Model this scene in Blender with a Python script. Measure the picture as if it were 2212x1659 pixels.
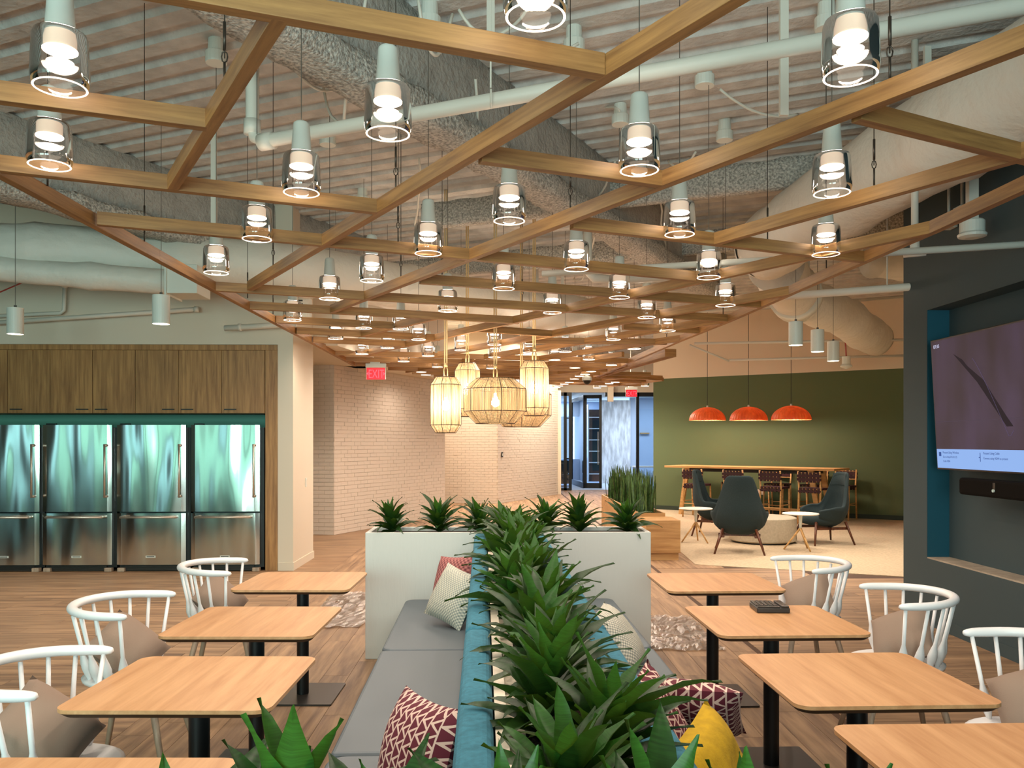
import bpy, math, random
from mathutils import Vector, Matrix, noise
random.seed(7)
PI = math.pi
S = bpy.context.scene
COL = S.collection
for o in list(bpy.data.objects): bpy.data.objects.remove(o)

# ---------------------------------------------------------------- camera
F, H, YH, PSI = 1800.0, 1.62, 956.0, math.atan(31/1800)
cam = bpy.data.objects.new('camera', bpy.data.cameras.new('camera'))
COL.objects.link(cam)
cam.data.sensor_width = 36; cam.data.lens = 36*F/2212
cam.data.shift_y = (YH-829.5)/2212
cam.data.clip_start = .05; cam.data.clip_end = 200
cam.location = (0, 0, H); cam.rotation_euler = (PI/2, 0, -PSI)
S.camera = cam
FW = Vector((math.sin(PSI), math.cos(PSI), 0)); RT = Vector((math.cos(PSI), -math.sin(PSI), 0))
def P(px, py, z=None, Y=None):
    """where the sight line through a photo pixel meets the plane z (or Y)"""
    d = FW + RT*((px-1106)/F) + Vector((0, 0, (YH-py)/F))
    t = (z-H)/d.z if z is not None else Y/d.y
    return Vector((0, 0, H)) + d*t
def XA(px, Y): return P(px, YH, Y=Y).x
def ZA(py, Y): return P(1106, py, Y=Y).z

# ---------------------------------------------------------------- world, light, exposure
S.view_settings.view_transform = 'Standard'; S.view_settings.look = 'None'
S.view_settings.gamma = 1; S.view_settings.use_curve_mapping = False
S.view_settings.exposure = 0.22
S.cycles.max_bounces = 7; S.cycles.transparent_max_bounces = 24
S.cycles.diffuse_bounces = 4; S.cycles.glossy_bounces = 3
S.cycles.caustics_reflective = False; S.cycles.caustics_refractive = False
S.cycles.sample_clamp_indirect = 6
w = bpy.data.worlds.new('sky'); S.world = w; w.use_nodes = True
w.node_tree.nodes['Background'].inputs[0].default_value = (.62, .8, 1, 1)
w.node_tree.nodes['Background'].inputs[1].default_value = .9
def lamp(name, kind, loc, power, col, size=.1, sizey=None, rot=(0, 0, 0), parent=None, spot=None):
    l = bpy.data.lights.new(name, kind); l.energy = power; l.color = col
    if kind == 'AREA':
        l.size = size
        if sizey: l.shape = 'RECTANGLE'; l.size_y = sizey
    else: l.shadow_soft_size = size
    if spot: l.spot_size = math.radians(spot); l.spot_blend = .8
    o = bpy.data.objects.new(name, l); COL.objects.link(o); o.location = loc; o.rotation_euler = rot
    if parent: o.parent = parent
    return o
WARM = (1, .83, .68); WARM2 = (1, .86, .71)
# daylight through the windows behind the camera, green from the trees on the left side
for i, x in enumerate((-13.6, -10.2, -6.8, -3.4, 0.2)):
    lamp('window_daylight', 'AREA', (x, -4.45, 2.0), (40, 34, 38, 360, 420)[i],
         ((.40, .9, .95), (.35, 1, .62), (.38, 1, .66), (.84, .96, .93), (.86, .95, 1))[i], 2.8, 3.0, (PI/2, 0, 0))
lamp('office_daylight', 'AREA', (3.2, 37.2, 2.0), 350, (.45, .68, 1), 7, 2.8, (-PI/2, 0, 0))

for x, y, pw in ((3.3, 30.5, 70), (6.0, 31, 90), (3.0, 35, 80)): lamp('office_fill', 'AREA', (x, y, 3.38), pw, (.78, .89, 1), 1.4, 1.4)  # added fill lamps without fixtures, brighten the office behind the glass
for x, y in ((-.9, 20.9), (1.5, 23.0), (2.6, 24.5)): lamp('corridor_fill', 'AREA', (x, y, 4.4), 160, (1, .84, .66), 1.2, .6)  # fixtureless area lamps added to lift the far brick walls
# ---------------------------------------------------------------- materials
def nt(name):
    m = bpy.data.materials.new(name); m.use_nodes = True
    return m, m.node_tree, m.node_tree.nodes['Principled BSDF']
def L(t, a, b): t.links.new(a, b)
def srgb(h):
    h = h.lstrip('#'); c = [int(h[i:i+2], 16)/255 for i in (0, 2, 4)]
    return tuple([((x+.055)/1.055)**2.4 if x > .04045 else x/12.92 for x in c] + [1])
def mat(name, col, rough=.5, metal=0, bump=0, bscale=60, var=0, vscale=8, emit=0, stretch=None, dist=.01, spec=None):
    m, t, b = nt(name); c = srgb(col) if isinstance(col, str) else tuple(col)+(1,)
    b.inputs['Base Color'].default_value = c; b.inputs['Roughness'].default_value = rough
    b.inputs['Metallic'].default_value = metal
    if spec is not None: b.inputs['Specular IOR Level'].default_value = spec
    tc = t.nodes.new('ShaderNodeTexCoord'); src = tc.outputs['Object']
    if stretch:
        mp = t.nodes.new('ShaderNodeMapping'); mp.inputs['Scale'].default_value = stretch
        L(t, src, mp.inputs['Vector']); src = mp.outputs['Vector']
    if bump:
        n = t.nodes.new('ShaderNodeTexNoise'); n.inputs['Scale'].default_value = bscale; n.inputs['Detail'].default_value = 4
        L(t, src, n.inputs['Vector'])
        bp = t.nodes.new('ShaderNodeBump'); bp.inputs['Strength'].default_value = bump; bp.inputs['Distance'].default_value = dist
        L(t, n.outputs['Fac'], bp.inputs['Height']); L(t, bp.outputs['Normal'], b.inputs['Normal'])
    if var:
        n = t.nodes.new('ShaderNodeTexNoise'); n.inputs['Scale'].default_value = vscale; n.inputs['Detail'].default_value = 5
        L(t, src, n.inputs['Vector'])
        mx = t.nodes.new('ShaderNodeMixRGB'); mx.inputs[1].default_value = tuple(x*(1-var) for x in c[:3])+(1,)
        mx.inputs[2].default_value = tuple(min(1, x*(1+var)) for x in c[:3])+(1,)
        r = t.nodes.new('ShaderNodeValToRGB'); r.color_ramp.elements[0].position = .35; r.color_ramp.elements[1].position = .65
        L(t, n.outputs['Fac'], r.inputs[0]); L(t, r.outputs[0], mx.inputs[0]); L(t, mx.outputs[0], b.inputs['Base Color'])
    if emit:
        b.inputs['Emission Color'].default_value = c; b.inputs['Emission Strength'].default_value = emit
    return m
def wood(name, a, bcol, scale=(1.5, 28, 28), rough=.45, rnd=.12, grain=.25):
    """long streaks along the local x axis, tone shifted per piece"""
    m, t, b = nt(name); b.inputs['Roughness'].default_value = rough
    tc = t.nodes.new('ShaderNodeTexCoord'); oi = t.nodes.new('ShaderNodeObjectInfo')
    ad = t.nodes.new('ShaderNodeVectorMath'); ad.operation = 'MULTIPLY_ADD'
    mp = t.nodes.new('ShaderNodeMapping'); mp.inputs['Scale'].default_value = scale
    L(t, tc.outputs['Object'], mp.inputs['Vector'])
    cb = t.nodes.new('ShaderNodeCombineXYZ')
    ml = t.nodes.new('ShaderNodeMath'); ml.operation = 'MULTIPLY'; ml.inputs[1].default_value = 37
    L(t, oi.outputs['Random'], ml.inputs[0])
    for k in range(3): L(t, ml.outputs[0], cb.inputs[k])
    vm = t.nodes.new('ShaderNodeVectorMath'); L(t, mp.outputs[0], vm.inputs[0]); L(t, cb.outputs[0], vm.inputs[1])
    t.nodes.remove(ad)
    n = t.nodes.new('ShaderNodeTexNoise'); n.inputs['Scale'].default_value = 1; n.inputs['Detail'].default_value = 7
    n.inputs['Roughness'].default_value = .62; n.inputs['Distortion'].default_value = .35
    L(t, vm.outputs[0], n.inputs['Vector'])
    r = t.nodes.new('ShaderNodeValToRGB')
    r.color_ramp.elements[0].position = .32; r.color_ramp.elements[0].color = srgb(a)
    r.color_ramp.elements[1].position = .66; r.color_ramp.elements[1].color = srgb(bcol)
    L(t, n.outputs['Fac'], r.inputs[0])
    hs = t.nodes.new('ShaderNodeHueSaturation')
    mr = t.nodes.new('ShaderNodeMapRange'); mr.inputs['To Min'].default_value = 1-rnd; mr.inputs['To Max'].default_value = 1+rnd
    L(t, oi.outputs['Random'], mr.inputs['Value']); L(t, mr.outputs[0], hs.inputs['Value'])
    L(t, r.outputs[0], hs.inputs['Color']); L(t, hs.outputs[0], b.inputs['Base Color'])
    bp = t.nodes.new('ShaderNodeBump'); bp.inputs['Strength'].default_value = grain; bp.inputs['Distance'].default_value = .002
    L(t, n.outputs['Fac'], bp.inputs['Height']); L(t, bp.outputs['Normal'], b.inputs['Normal'])
    return m
def emitter(name, col, s):
    m = bpy.data.materials.new(name); m.use_nodes = True; t = m.node_tree; t.nodes.clear()
    e = t.nodes.new('ShaderNodeEmission'); e.inputs[0].default_value = srgb(col); e.inputs[1].default_value = s
    o = t.nodes.new('ShaderNodeOutputMaterial'); L(t, e.outputs[0], o.inputs[0]); return m
def glassy(name, tint=(1, 1, 1), ior=1.45, rough=.02, amt=1.0, base=0.0):
    """thin clear sheet: see-through with a Fresnel sheen"""
    m = bpy.data.materials.new(name); m.use_nodes = True; t = m.node_tree; t.nodes.clear()
    tr = t.nodes.new('ShaderNodeBsdfTransparent'); tr.inputs[0].default_value = tint+(1,)
    g = t.nodes.new('ShaderNodeBsdfGlossy'); g.inputs['Roughness'].default_value = rough
    f = t.nodes.new('ShaderNodeLayerWeight'); f.inputs['Blend'].default_value = .28
    a = t.nodes.new('ShaderNodeMath'); a.operation = 'MULTIPLY_ADD'; a.inputs[1].default_value = amt; a.inputs[2].default_value = base; a.use_clamp = True
    mx = t.nodes.new('ShaderNodeMixShader'); o = t.nodes.new('ShaderNodeOutputMaterial')
    L(t, f.outputs['Fresnel'], a.inputs[0]); L(t, a.outputs[0], mx.inputs[0])
    L(t, tr.outputs[0], mx.inputs[1]); L(t, g.outputs[0], mx.inputs[2]); L(t, mx.outputs[0], o.inputs[0])
    return m
def steel():
    m, t, b = nt('brushed stainless steel')
    b.inputs['Base Color'].default_value = srgb('#c9cac4'); b.inputs['Metallic'].default_value = 1; b.inputs['Roughness'].default_value = .16
    tc = t.nodes.new('ShaderNodeTexCoord'); oi = t.nodes.new('ShaderNodeObjectInfo')
    mp = t.nodes.new('ShaderNodeMapping'); mp.inputs['Scale'].default_value = (3.0, 3.0, .5)
    L(t, tc.outputs['Object'], mp.inputs['Vector'])
    n = t.nodes.new('ShaderNodeTexNoise'); n.noise_dimensions = '4D'; n.inputs['Scale'].default_value = 1; n.inputs['Detail'].default_value = 1
    ml = t.nodes.new('ShaderNodeMath'); ml.operation = 'MULTIPLY'; ml.inputs[1].default_value = 30
    L(t, oi.outputs['Random'], ml.inputs[0]); L(t, ml.outputs[0], n.inputs['W']); L(t, mp.outputs[0], n.inputs['Vector'])
    bp = t.nodes.new('ShaderNodeBump'); bp.inputs['Strength'].default_value = 1; bp.inputs['Distance'].default_value = .085
    L(t, n.outputs['Fac'], bp.inputs['Height']); L(t, bp.outputs['Normal'], b.inputs['Normal'])
    return m
def weave(name, a, bcol, kind='tri', sc=40, rough=.85):
    m, t, b = nt(name); b.inputs['Roughness'].default_value = rough
    tc = t.nodes.new('ShaderNodeTexCoord'); sp = t.nodes.new('ShaderNodeSeparateXYZ')
    L(t, tc.outputs['Object'], sp.inputs[0])
    def M(op, x, y=None, z=None):
        q = t.nodes.new('ShaderNodeMath'); q.operation = op
        for k, v in enumerate((x, y, z)):
            if v is None: continue
            if isinstance(v, (int, float)): q.inputs[k].default_value = v
            else: L(t, v, q.inputs[k])
        return q.outputs[0]
    if kind == 'tri':
        u = M('MULTIPLY', sp.outputs[0], sc); v = M('MULTIPLY', sp.outputs[1], sc)
        tu = M('PINGPONG', u, .5); fv = M('FRACT', v)
        d1 = M('ABSOLUTE', M('SUBTRACT', fv, M('MULTIPLY', tu, 2)))
        d2 = M('ABSOLUTE', M('SUBTRACT', M('MULTIPLY', fv, .6), tu))
        line = M('LESS_THAN', M('MINIMUM', M('MINIMUM', d1, d2), M('ABSOLUTE', M('SUBTRACT', fv, .06))), .085)
        fac = line
    else:
        u = M('SINE', M('MULTIPLY', sp.outputs[0], sc*6.28)); v = M('SINE', M('MULTIPLY', sp.outputs[1], sc*6.28))
        fac = M('MULTIPLY_ADD', M('MULTIPLY', u, v), .5, .5)
    mx = t.nodes.new('ShaderNodeMixRGB'); mx.inputs[1].default_value = srgb(a); mx.inputs[2].default_value = srgb(bcol)
    L(t, fac, mx.inputs[0]); L(t, mx.outputs[0], b.inputs['Base Color'])
    bp = t.nodes.new('ShaderNodeBump'); bp.inputs['Strength'].default_value = .7; bp.inputs['Distance'].default_value = .006
    L(t, fac, bp.inputs['Height']); L(t, bp.outputs['Normal'], b.inputs['Normal'])
    return m
M = dict(
    floor=wood('oak floor', '#6f5440', '#aa8968', (1.2, 14, 14), .55, .13),
    floorbase=mat('floor joint', '#4a3120', .8),
    oak=wood('oak veneer', '#83592f', '#b58750', (26, 26, 1.6), .45, .07),
    beam=wood('oak beam', '#855d36', '#b3854f', (2, 34, 34), .5, .08),
    table=wood('pale oak top', '#b98659', '#d3a273', (22, 1.6, 22), .4, .04),
    bench=wood('bench oak', '#a87a48', '#cfa46d', (1.6, 22, 22), .5, .06),
    tall=wood('ash timber', '#b98a50', '#dcb277', (1.6, 22, 22), .5, .06),
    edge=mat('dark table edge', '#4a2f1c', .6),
    walnut=wood('walnut leg', '#3f2114', '#6b3b22', (30, 30, 2), .4, .05),
    greyleg=wood('grey ash leg', '#8d7a69', '#b5a18c', (30, 30, 2), .5, .05),
    wall=mat('warm white paint', '#d9cfbd', .7, bump=.1, bscale=120, dist=.002),
    beige=mat('beige paint', '#dacbb4', .7, bump=.1, bscale=120, dist=.002),
    green=mat('olive green paint', '#566543', .75, bump=.15, bscale=150, dist=.002),
    greenb=mat('green base', '#26352a', .6),
    dark=mat('dark slate paint', '#36464a', .72, bump=.1, bscale=120, dist=.002),
    teal=mat('deep teal paint', '#0a4a5c', .6),
    alcove=mat('green teal paint', '#63a08c', .6),
    ledge=mat('raw drywall', '#a99a88', .9, bump=.5, bscale=40, var=.15),
    brick=mat('white painted brick', '#dacdbf', .7, bump=.35, bscale=45, dist=.003, stretch=(1, 1, 3)),
    mortar=mat('white joint', '#c8baa9', .9),
    deck=mat('sprayed deck', '#c2c1bd', .95, bump=.7, bscale=22, var=.13, vscale=5, dist=.02),
    fluff=mat('sprayed fireproofing', '#b4b1a9', 1, bump=1, bscale=38, var=.42, vscale=46, dist=.035),
    girder=mat('sprayed girder', '#a5a29b', 1, bump=.8, bscale=26, var=.1, dist=.03),
    wrap=mat('duct wrap', '#dcd8cd', .5, bump=.6, bscale=5, dist=.05, stretch=(1, 1, 1)),
    pipe=mat('white painted pipe', '#d8d4c8', .5),
    metalw=mat('white metal', '#dcdfd6', .4),
    capw=mat('pendant cap', '#ced3cb', .35),
    socket=mat('frosted collar', '#f3dcc4', .5, emit=.35),
    cord=mat('grey cord', '#5d564d', .6),
    steelc=mat('steel cable', '#4c453d', .35, metal=.7),
    glass=glassy('clear glass', (.955, .94, .94), amt=1.0, base=.04, rough=.05),
    pane=glassy('window pane', (.86, .96, .93), amt=1.0, base=.02),
    door=glassy('door glass', (.78, .87, .95), amt=1.0, base=.03),
    led=emitter('led disc', '#fff1de', 30),
    glassglow=emitter('painted glass glow', '#ffe9cf', 3.2),  # painted glow for the glass edge and the LED's reflection
    lamp=emitter('warm lamp', '#ffe9c8', 9),
    bulb=emitter('bulb', '#ffeccb', 60),
    black=mat('black metal', '#0b0c0e', .4),
    plate=mat('dark plate', '#2b2622', .35),
    white=mat('white gloss paint', '#e9e9ea', .35),
    planter=mat('white planter', '#cfcfc9', .6, bump=.3, bscale=14, dist=.006, stretch=(3, 3, .5)),
    liner=mat('cream liner', '#e8dcc8', .6),
    soil=mat('dark soil', '#2c1d14', 1, bump=1, bscale=80, var=.4, vscale=60, dist=.02),
    leaf=mat('dark green leaf', '#1b3a12', .42, spec=.35, var=.35, vscale=9, stretch=(30, 2, 2)),
    leaf2=mat('fresh green leaf', '#2a551b', .42, spec=.35, var=.3, vscale=9, stretch=(30, 2, 2)),
    snake=mat('snake plant leaf', '#3c5726', .45, var=.5, vscale=5, stretch=(4, 4, 5)),
    tealf=mat('teal wool', '#36758a', .95, bump=.5, bscale=260, var=.14, vscale=60, dist=.002),
    seatf=mat('slate blue vinyl', '#5d676e', .55, bump=.1, bscale=200, dist=.001),
    arm=mat('charcoal wool', '#223134', .95, bump=.4, bscale=300, var=.1, vscale=90, dist=.002),
    taupe=mat('taupe cloth', '#8f7b6c', .95, bump=.3, bscale=200, dist=.002),
    mustard=mat('mustard wool', '#c29a1a', .95, bump=.5, bscale=160, var=.12, vscale=30, dist=.003),
    burg=weave('burgundy triangle weave', '#641c2e', '#e3c2b4', 'tri', 23),
    pinkk=weave('dusty rose knit', '#6b2f38', '#c47f78', 'knit', 30),
    whitek=weave('cream waffle knit', '#8f9590', '#e6decb', 'knit', 48),
    webb=mat('burgundy webbing', '#35101a', .7),
    copper=wood('copper wood veneer', '#9a4a24', '#d87038', (8, 8, 2), .45, .1),
    stone=mat('terrazzo', '#b8ab95', .7, var=.08, vscale=30),
    carpet=mat('beige carpet', '#bda98d', 1, bump=.5, bscale=130, var=.12, vscale=28, dist=.004),
    ctile=mat('white lacquer', '#ece2d4', .4),
    barblk=mat('matte black cloth', '#120e0b', .9, spec=.1),
    tvb=mat('tv bezel', '#120f10', .3),
    bar=emitter('screen bar', '#9fc3ff', .75),
    txt=emitter('screen text', '#5570b8', .55), txtw=emitter('screen clock', '#dfe2ff', .8),
    red=emitter('exit red', '#ff6a78', 1.1), redd=mat('exit acrylic', '#e01224', .3, emit=.75),
    rope=mat('natural rope', '#d8bd8c', .9),
    string=mat('shade string', '#c3a67a', .8, var=.45, vscale=26, stretch=(2.2, 2.2, .12)),
    frame=mat('lantern frame', '#2a1a10', .5),
    plastic=glassy('plastic film', (.9, .88, .87), amt=1.0, base=.12, rough=.3),
    joint=mat('cloth black', '#0c1518', .9),
    knob=mat('nickel', '#d9d2c6', .35, metal=.8),
    bluew=mat('pale blue wall', '#b9c8dd', .7), shelf=mat('black shelf back', '#0f1620', .6),
    redcable=mat('red cable', '#a3372b', .5), yellow=mat('led strip glow', '#ffd98e', .6, emit=.8),
)
M['string'].node_tree.nodes['Principled BSDF'].inputs['Emission Color'].default_value = srgb('#ffcb86')
M['string'].node_tree.nodes['Principled BSDF'].inputs['Emission Strength'].default_value = 0
M['steel'] = steel()
def translucent(m, k, col):
    t = m.node_tree; o = t.nodes['Material Output']; b = t.nodes['Principled BSDF']
    tr = t.nodes.new('ShaderNodeBsdfTranslucent'); tr.inputs[0].default_value = srgb(col)
    mx = t.nodes.new('ShaderNodeMixShader'); mx.inputs[0].default_value = k
    L(t, b.outputs[0], mx.inputs[1]); L(t, tr.outputs[0], mx.inputs[2]); L(t, mx.outputs[0], o.inputs[0])
translucent(M['copper'], .035, '#ff4a10'); translucent(M['string'], .12, '#e4cdaa'); translucent(M['leaf2'], .12, '#6f9a2a'); translucent(M['leaf'], .10, '#5f8a24')

# ---------------------------------------------------------------- mesh helpers
class MB:
    def __init__(s): s.v = []; s.f = []
    def add(s, vs, fs):
        k = len(s.v); s.v += [tuple(q) for q in vs]; s.f += [tuple(i+k for i in f) for f in fs]; return s
    def box(s, x0, x1, y0, y1, z0, z1):
        return s.add([(x0,y0,z0),(x1,y0,z0),(x1,y1,z0),(x0,y1,z0),(x0,y0,z1),(x1,y0,z1),(x1,y1,z1),(x0,y1,z1)],
                     [(0,3,2,1),(4,5,6,7),(0,1,5,4),(1,2,6,5),(2,3,7,6),(3,0,4,7)])
    def cbox(s, c, d): return s.box(c[0]-d[0]/2, c[0]+d[0]/2, c[1]-d[1]/2, c[1]+d[1]/2, c[2]-d[2]/2, c[2]+d[2]/2)
    def quad(s, a, b, c, d): return s.add([a, b, c, d], [(0, 1, 2, 3)])
    def tube(s, pts, r, n=10, cap=True, flat=1):
        pts = [Vector(p) for p in pts]; rs = r if isinstance(r, (list, tuple)) else [r]*len(pts)
        k = len(s.v); up = Vector((0, 0, 1)); prev = None
        for i, p in enumerate(pts):
            d = (pts[min(i+1, len(pts)-1)]-pts[max(i-1, 0)]).normalized()
            if prev is None:
                a = d.cross(up) if abs(d.z) < .95 else d.cross(Vector((1, 0, 0)))
            else: a = prev - d*prev.dot(d)
            a.normalize(); prev = a; b = d.cross(a)
            for j in range(n):
                t = 2*PI*j/n; s.v.append(tuple(p + a*math.cos(t)*rs[i] + b*math.sin(t)*rs[i]*flat))
        for i in range(len(pts)-1):
            for j in range(n):
                q = (j+1) % n; s.f.append((k+i*n+j, k+i*n+q, k+(i+1)*n+q, k+(i+1)*n+j))
        if cap:
            s.f.append(tuple(k+j for j in range(n))[::-1]); s.f.append(tuple(k+(len(pts)-1)*n+j for j in range(n)))
        return s
    def lathe(s, prof, n=24, c=(0, 0, 0), cap0=False, cap1=False, ridge=0, nr=0):
        k = len(s.v)
        for (r, z) in prof:
            for j in range(n):
                t = 2*PI*j/n; rr = r*(1+ridge*(1 if nr and (j % 2) else 0)); s.v.append((c[0]+rr*math.cos(t), c[1]+rr*math.sin(t), c[2]+z))
        for i in range(len(prof)-1):
            for j in range(n):
                q = (j+1) % n; s.f.append((k+i*n+j, k+i*n+q, k+(i+1)*n+q, k+(i+1)*n+j))
        if cap0: s.f.append(tuple(k+j for j in range(n))[::-1])
        if cap1: s.f.append(tuple(k+(len(prof)-1)*n+j for j in range(n)))
        return s
    def prism(s, poly, z0, z1):
        n = len(poly); return s.add([(x, y, z0) for x, y in poly]+[(x, y, z1) for x, y in poly],
            [tuple(range(n))[::-1], tuple(range(n, 2*n))]+[(i, (i+1) % n, n+(i+1) % n, n+i) for i in range(n)])
    def mesh(s, name, smooth=False):
        me = bpy.data.meshes.new(name); me.from_pydata(s.v, [], s.f); me.update()
        if smooth: me.polygons.foreach_set('use_smooth', [True]*len(me.polygons))
        return me
def put(name, data, m=None, parent=None, loc=(0, 0, 0), rot=(0, 0, 0), smooth=False, bevel=0, sub=0, scale=None):
    if isinstance(data, MB): data = data.mesh(name, smooth)
    if m is not None and not data.materials: data.materials.append(M[m] if isinstance(m, str) else m)
    o = bpy.data.objects.new(name, data); COL.objects.link(o); o.location = loc; o.rotation_euler = rot
    if scale: o.scale = scale
    if parent: o.parent = parent
    if bevel:
        b = o.modifiers.new('b', 'BEVEL'); b.width = bevel; b.segments = 2; b.limit_method = 'ANGLE'; b.angle_limit = .6
    if sub: q = o.modifiers.new('s', 'SUBSURF'); q.levels = sub; q.render_levels = sub
    return o
def tag(o, label=None, cat=None, group=None, kind=None):
    if label: o['label'] = label
    if cat: o['category'] = cat
    if group: o['group'] = group
    if kind: o['kind'] = kind
    return o
def thing(name, label, cat, loc=(0, 0, 0), rz=0, group=None):
    o = bpy.data.objects.new(name, None); COL.objects.link(o); o.location = loc; o.rotation_euler = (0, 0, rz)
    o.empty_display_size = .1
    return tag(o, label, cat, group)
def struct(name, data, m, **k): return tag(put(name, data, m, **k), kind='structure')
def kids(o): return [c for c in bpy.data.objects if c.parent == o]
def dup(src, loc, rz=None, label=None, group=None, tree=None):
    r = src.copy(); COL.objects.link(r); r.location = loc
    if rz is not None: r.rotation_euler = (0, 0, rz)
    if label: r['label'] = label
    if group: r['group'] = group
    for c in (tree if tree is not None else kids(src)):
        q = c[0] if isinstance(c, tuple) else c
        n = q.copy(); COL.objects.link(n); n.parent = r
        for g in (c[1] if isinstance(c, tuple) else kids(q)):
            h = g.copy(); COL.objects.link(h); h.parent = n
    return r
def rrect(w, d, r, n=5):
    pts = []
    for cx, cy, a0 in ((w/2-r, d/2-r, 0), (-w/2+r, d/2-r, PI/2), (-w/2+r, -d/2+r, PI), (w/2-r, -d/2+r, 1.5*PI)):
        for i in range(n+1):
            a = a0 + PI/2*i/n; pts.append((cx+r*math.cos(a), cy+r*math.sin(a)))
    return pts
def wallseg(name, a, b, z0, z1, m, th=.15, side=1, parent=None):
    """a wall slab from plan point a to b, its face on the line, body behind; local x runs along it"""
    a = Vector(a); b = Vector(b); d = b-a; ang = math.atan2(d.y, d.x)
    bm = MB().box(0, d.length, 0, th*side, z0, z1) if side > 0 else MB().box(0, d.length, th*side, 0, z0, z1)
    o = put(name, bm, m, parent, (a.x, a.y, 0), (0, 0, ang))
    if not parent: tag(o, kind='structure')
    return o
def text_mesh(body, size, m, parent, name, loc, rot, ext=.001):
    c = bpy.data.curves.new('t', 'FONT'); c.body = body; c.size = size; c.extrude = ext; c.align_x = 'LEFT'
    t = bpy.data.objects.new('t', c); COL.objects.link(t); bpy.context.view_layer.update()
    me = bpy.data.meshes.new_from_object(t.evaluated_get(bpy.context.evaluated_depsgraph_get()))
    bpy.data.objects.remove(t); bpy.data.curves.remove(c)
    me.materials.clear(); return put(name, me, m, parent, loc, rot)

# ================================================================ STRUCTURE
ZD = 4.62                                   # underside of the deck
fl = struct('floor', MB().box(-17, 14, -5, 38, -.2, -.004), 'floorbase')
# planks: inner strip laid lengthwise, both outer strips laid crosswise
cells = []
def lay(x0, x1, y0, y1, along_y, skip=None):
    pw, pl = .178, 1.22
    if along_y:
        n = int((x1-x0)/pw)
        for i in range(n):
            y = y0 - random.random()*pl
            while y < y1:
                a, b = max(y, y0), min(y+pl, y1)
                if b-a > .012: cells.append((x0+(i+.5)*pw, (a+b)/2, b-a, PI/2))
                y += pl
    else:
        n = int((y1-y0)/pw)
        for i in range(n):
            x = x0 - random.random()*pl
            while x < x1:
                a, b = max(x, x0), min(x+pl, x1)
                cy = y0+(i+.5)*pw
                if b-a > .012 and not (skip and skip((a+b)/2, cy)): cells.append(((a+b)/2, cy, b-a, 0))
                x += pl
lay(-2.1, 2.04, 2.6, 29, True)
lay(-6.9, -2.1, 3.6, 16, False, lambda x, y: (10.65 < y < 11.7 and x < -3.2))
lay(2.04, 3.83, 3.2, 10.7, False)
lay(2.04, 2.93, 10.7, 29, True)
lay(2.93, 8, 20.6, 29, True)
lay(3.83, 5.3, 7.9, 10.0, False, lambda x, y: y > 11.1-.48*(x-2.6)+.1)
pd = {}
def plank_mesh(ln):
    k = round(ln, 2)
    if k not in pd:
        pd[k] = MB().box(-k/2+.0012, k/2-.0012, -.0878, .0878, -.006, 0).mesh('plank'); pd[k].materials.append(M['floor'])
    return pd[k]
def shows(c):
    px = 1075+1800*c[0]/c[1]
    return -420 < px < 2500
cells = [c for c in cells if shows(c)]
cells.sort(key=lambda c: c[1]-(1.2 if abs(c[0]) > 2.0 else 0) + (2.5 if abs(c[0]) < .8 else 0))
for c in cells[:300]:
    put('plank', plank_mesh(c[2]), None, fl, (c[0], c[1], 0), (0, 0, c[3]))
rest = MB(); rest2 = MB()
for c in cells[300:]:
    if c[3]: rest.box(c[1]-c[2]/2+.001, c[1]+c[2]/2-.001, -c[0]-.0878, -c[0]+.0878, -.006, 0)
    else: rest2.box(c[0]-c[2]/2+.001, c[0]+c[2]/2-.001, c[1]-.0878, c[1]+.0878, -.006, 0)
tag(put('planks', rest, 'floor', fl, rot=(0, 0, PI/2)), kind='stuff')
tag(put('planks', rest2, 'floor', fl), kind='stuff')
# lounge carpet
struct('floor_carpet', MB().prism([(2.62, 11.0), (3.9, 10.42), (5.3, 9.77), (5.3, 7.9), (13.5, 7.9), (13.5, 14.0), (8.4, 17.15), (3.78, 20.17), (3.4, 21), (2.95, 16.1)], -.004, .006), 'carpet')

# corrugated deck, its ribs rotated against the room
ANG = -math.atan(.45)
def deck():
    m = MB(); prof = []; y = -16
    while y < 46:
        prof += [(y, .0), (y+.15, .0), (y+.18, .042), (y+.27, .042), (y+.30, 0)]; y += .30
    vs = []; fs = []
    xs = [-30+2*i for i in range(33)]
    for (yy, zz) in prof:
        for x in xs: vs.append((x, yy, zz))
    n = len(xs)
    for i in range(len(prof)-1):
        for j in range(n-1): fs.append((i*n+j, (i+1)*n+j, (i+1)*n+j+1, i*n+j+1))
    m.add(vs, fs); m.box(-30, 34, -16, 46, .12, .2)
    return m
struct('ceiling', deck(), 'deck', loc=(0, 0, ZD), rot=(0, 0, ANG))
def rough_bar(name, a, b, w_, h_, m, amp=.02, seg=.12):
    """sprayed steel member with an uneven surface"""
    a = Vector(a); b = Vector(b); d = b-a; n = max(2, int(d.length/seg)); mb = MB()
    ring = []
    for k in range(16):
        t = 2*PI*k/16; c, s_ = math.cos(t), math.sin(t)
        q = max(abs(c), abs(s_))**.75; ring.append((c/q*w_/2, s_/q*h_/2))
    for i in range(n+1):
        for (u, v) in ring:
            x = d.length*i/n; k = 1+amp*12*noise.noise(Vector((x*5, u*9, v*9)))
            mb.v.append((x, u*k, v*k))
    for i in range(n):
        for j in range(16):
            q = (j+1) % 16; mb.f.append((i*16+j, i*16+q, (i+1)*16+q, (i+1)*16+j))
    o = struct(name, mb, m, loc=a, rot=(0, 0, math.atan2(d.y, d.x)), smooth=True)
    return o
sdir = Vector((.566, 1, 0)).normalized()
b1 = P(760, 160, z=3.95); b2 = P(60, 420, z=3.95)
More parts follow.
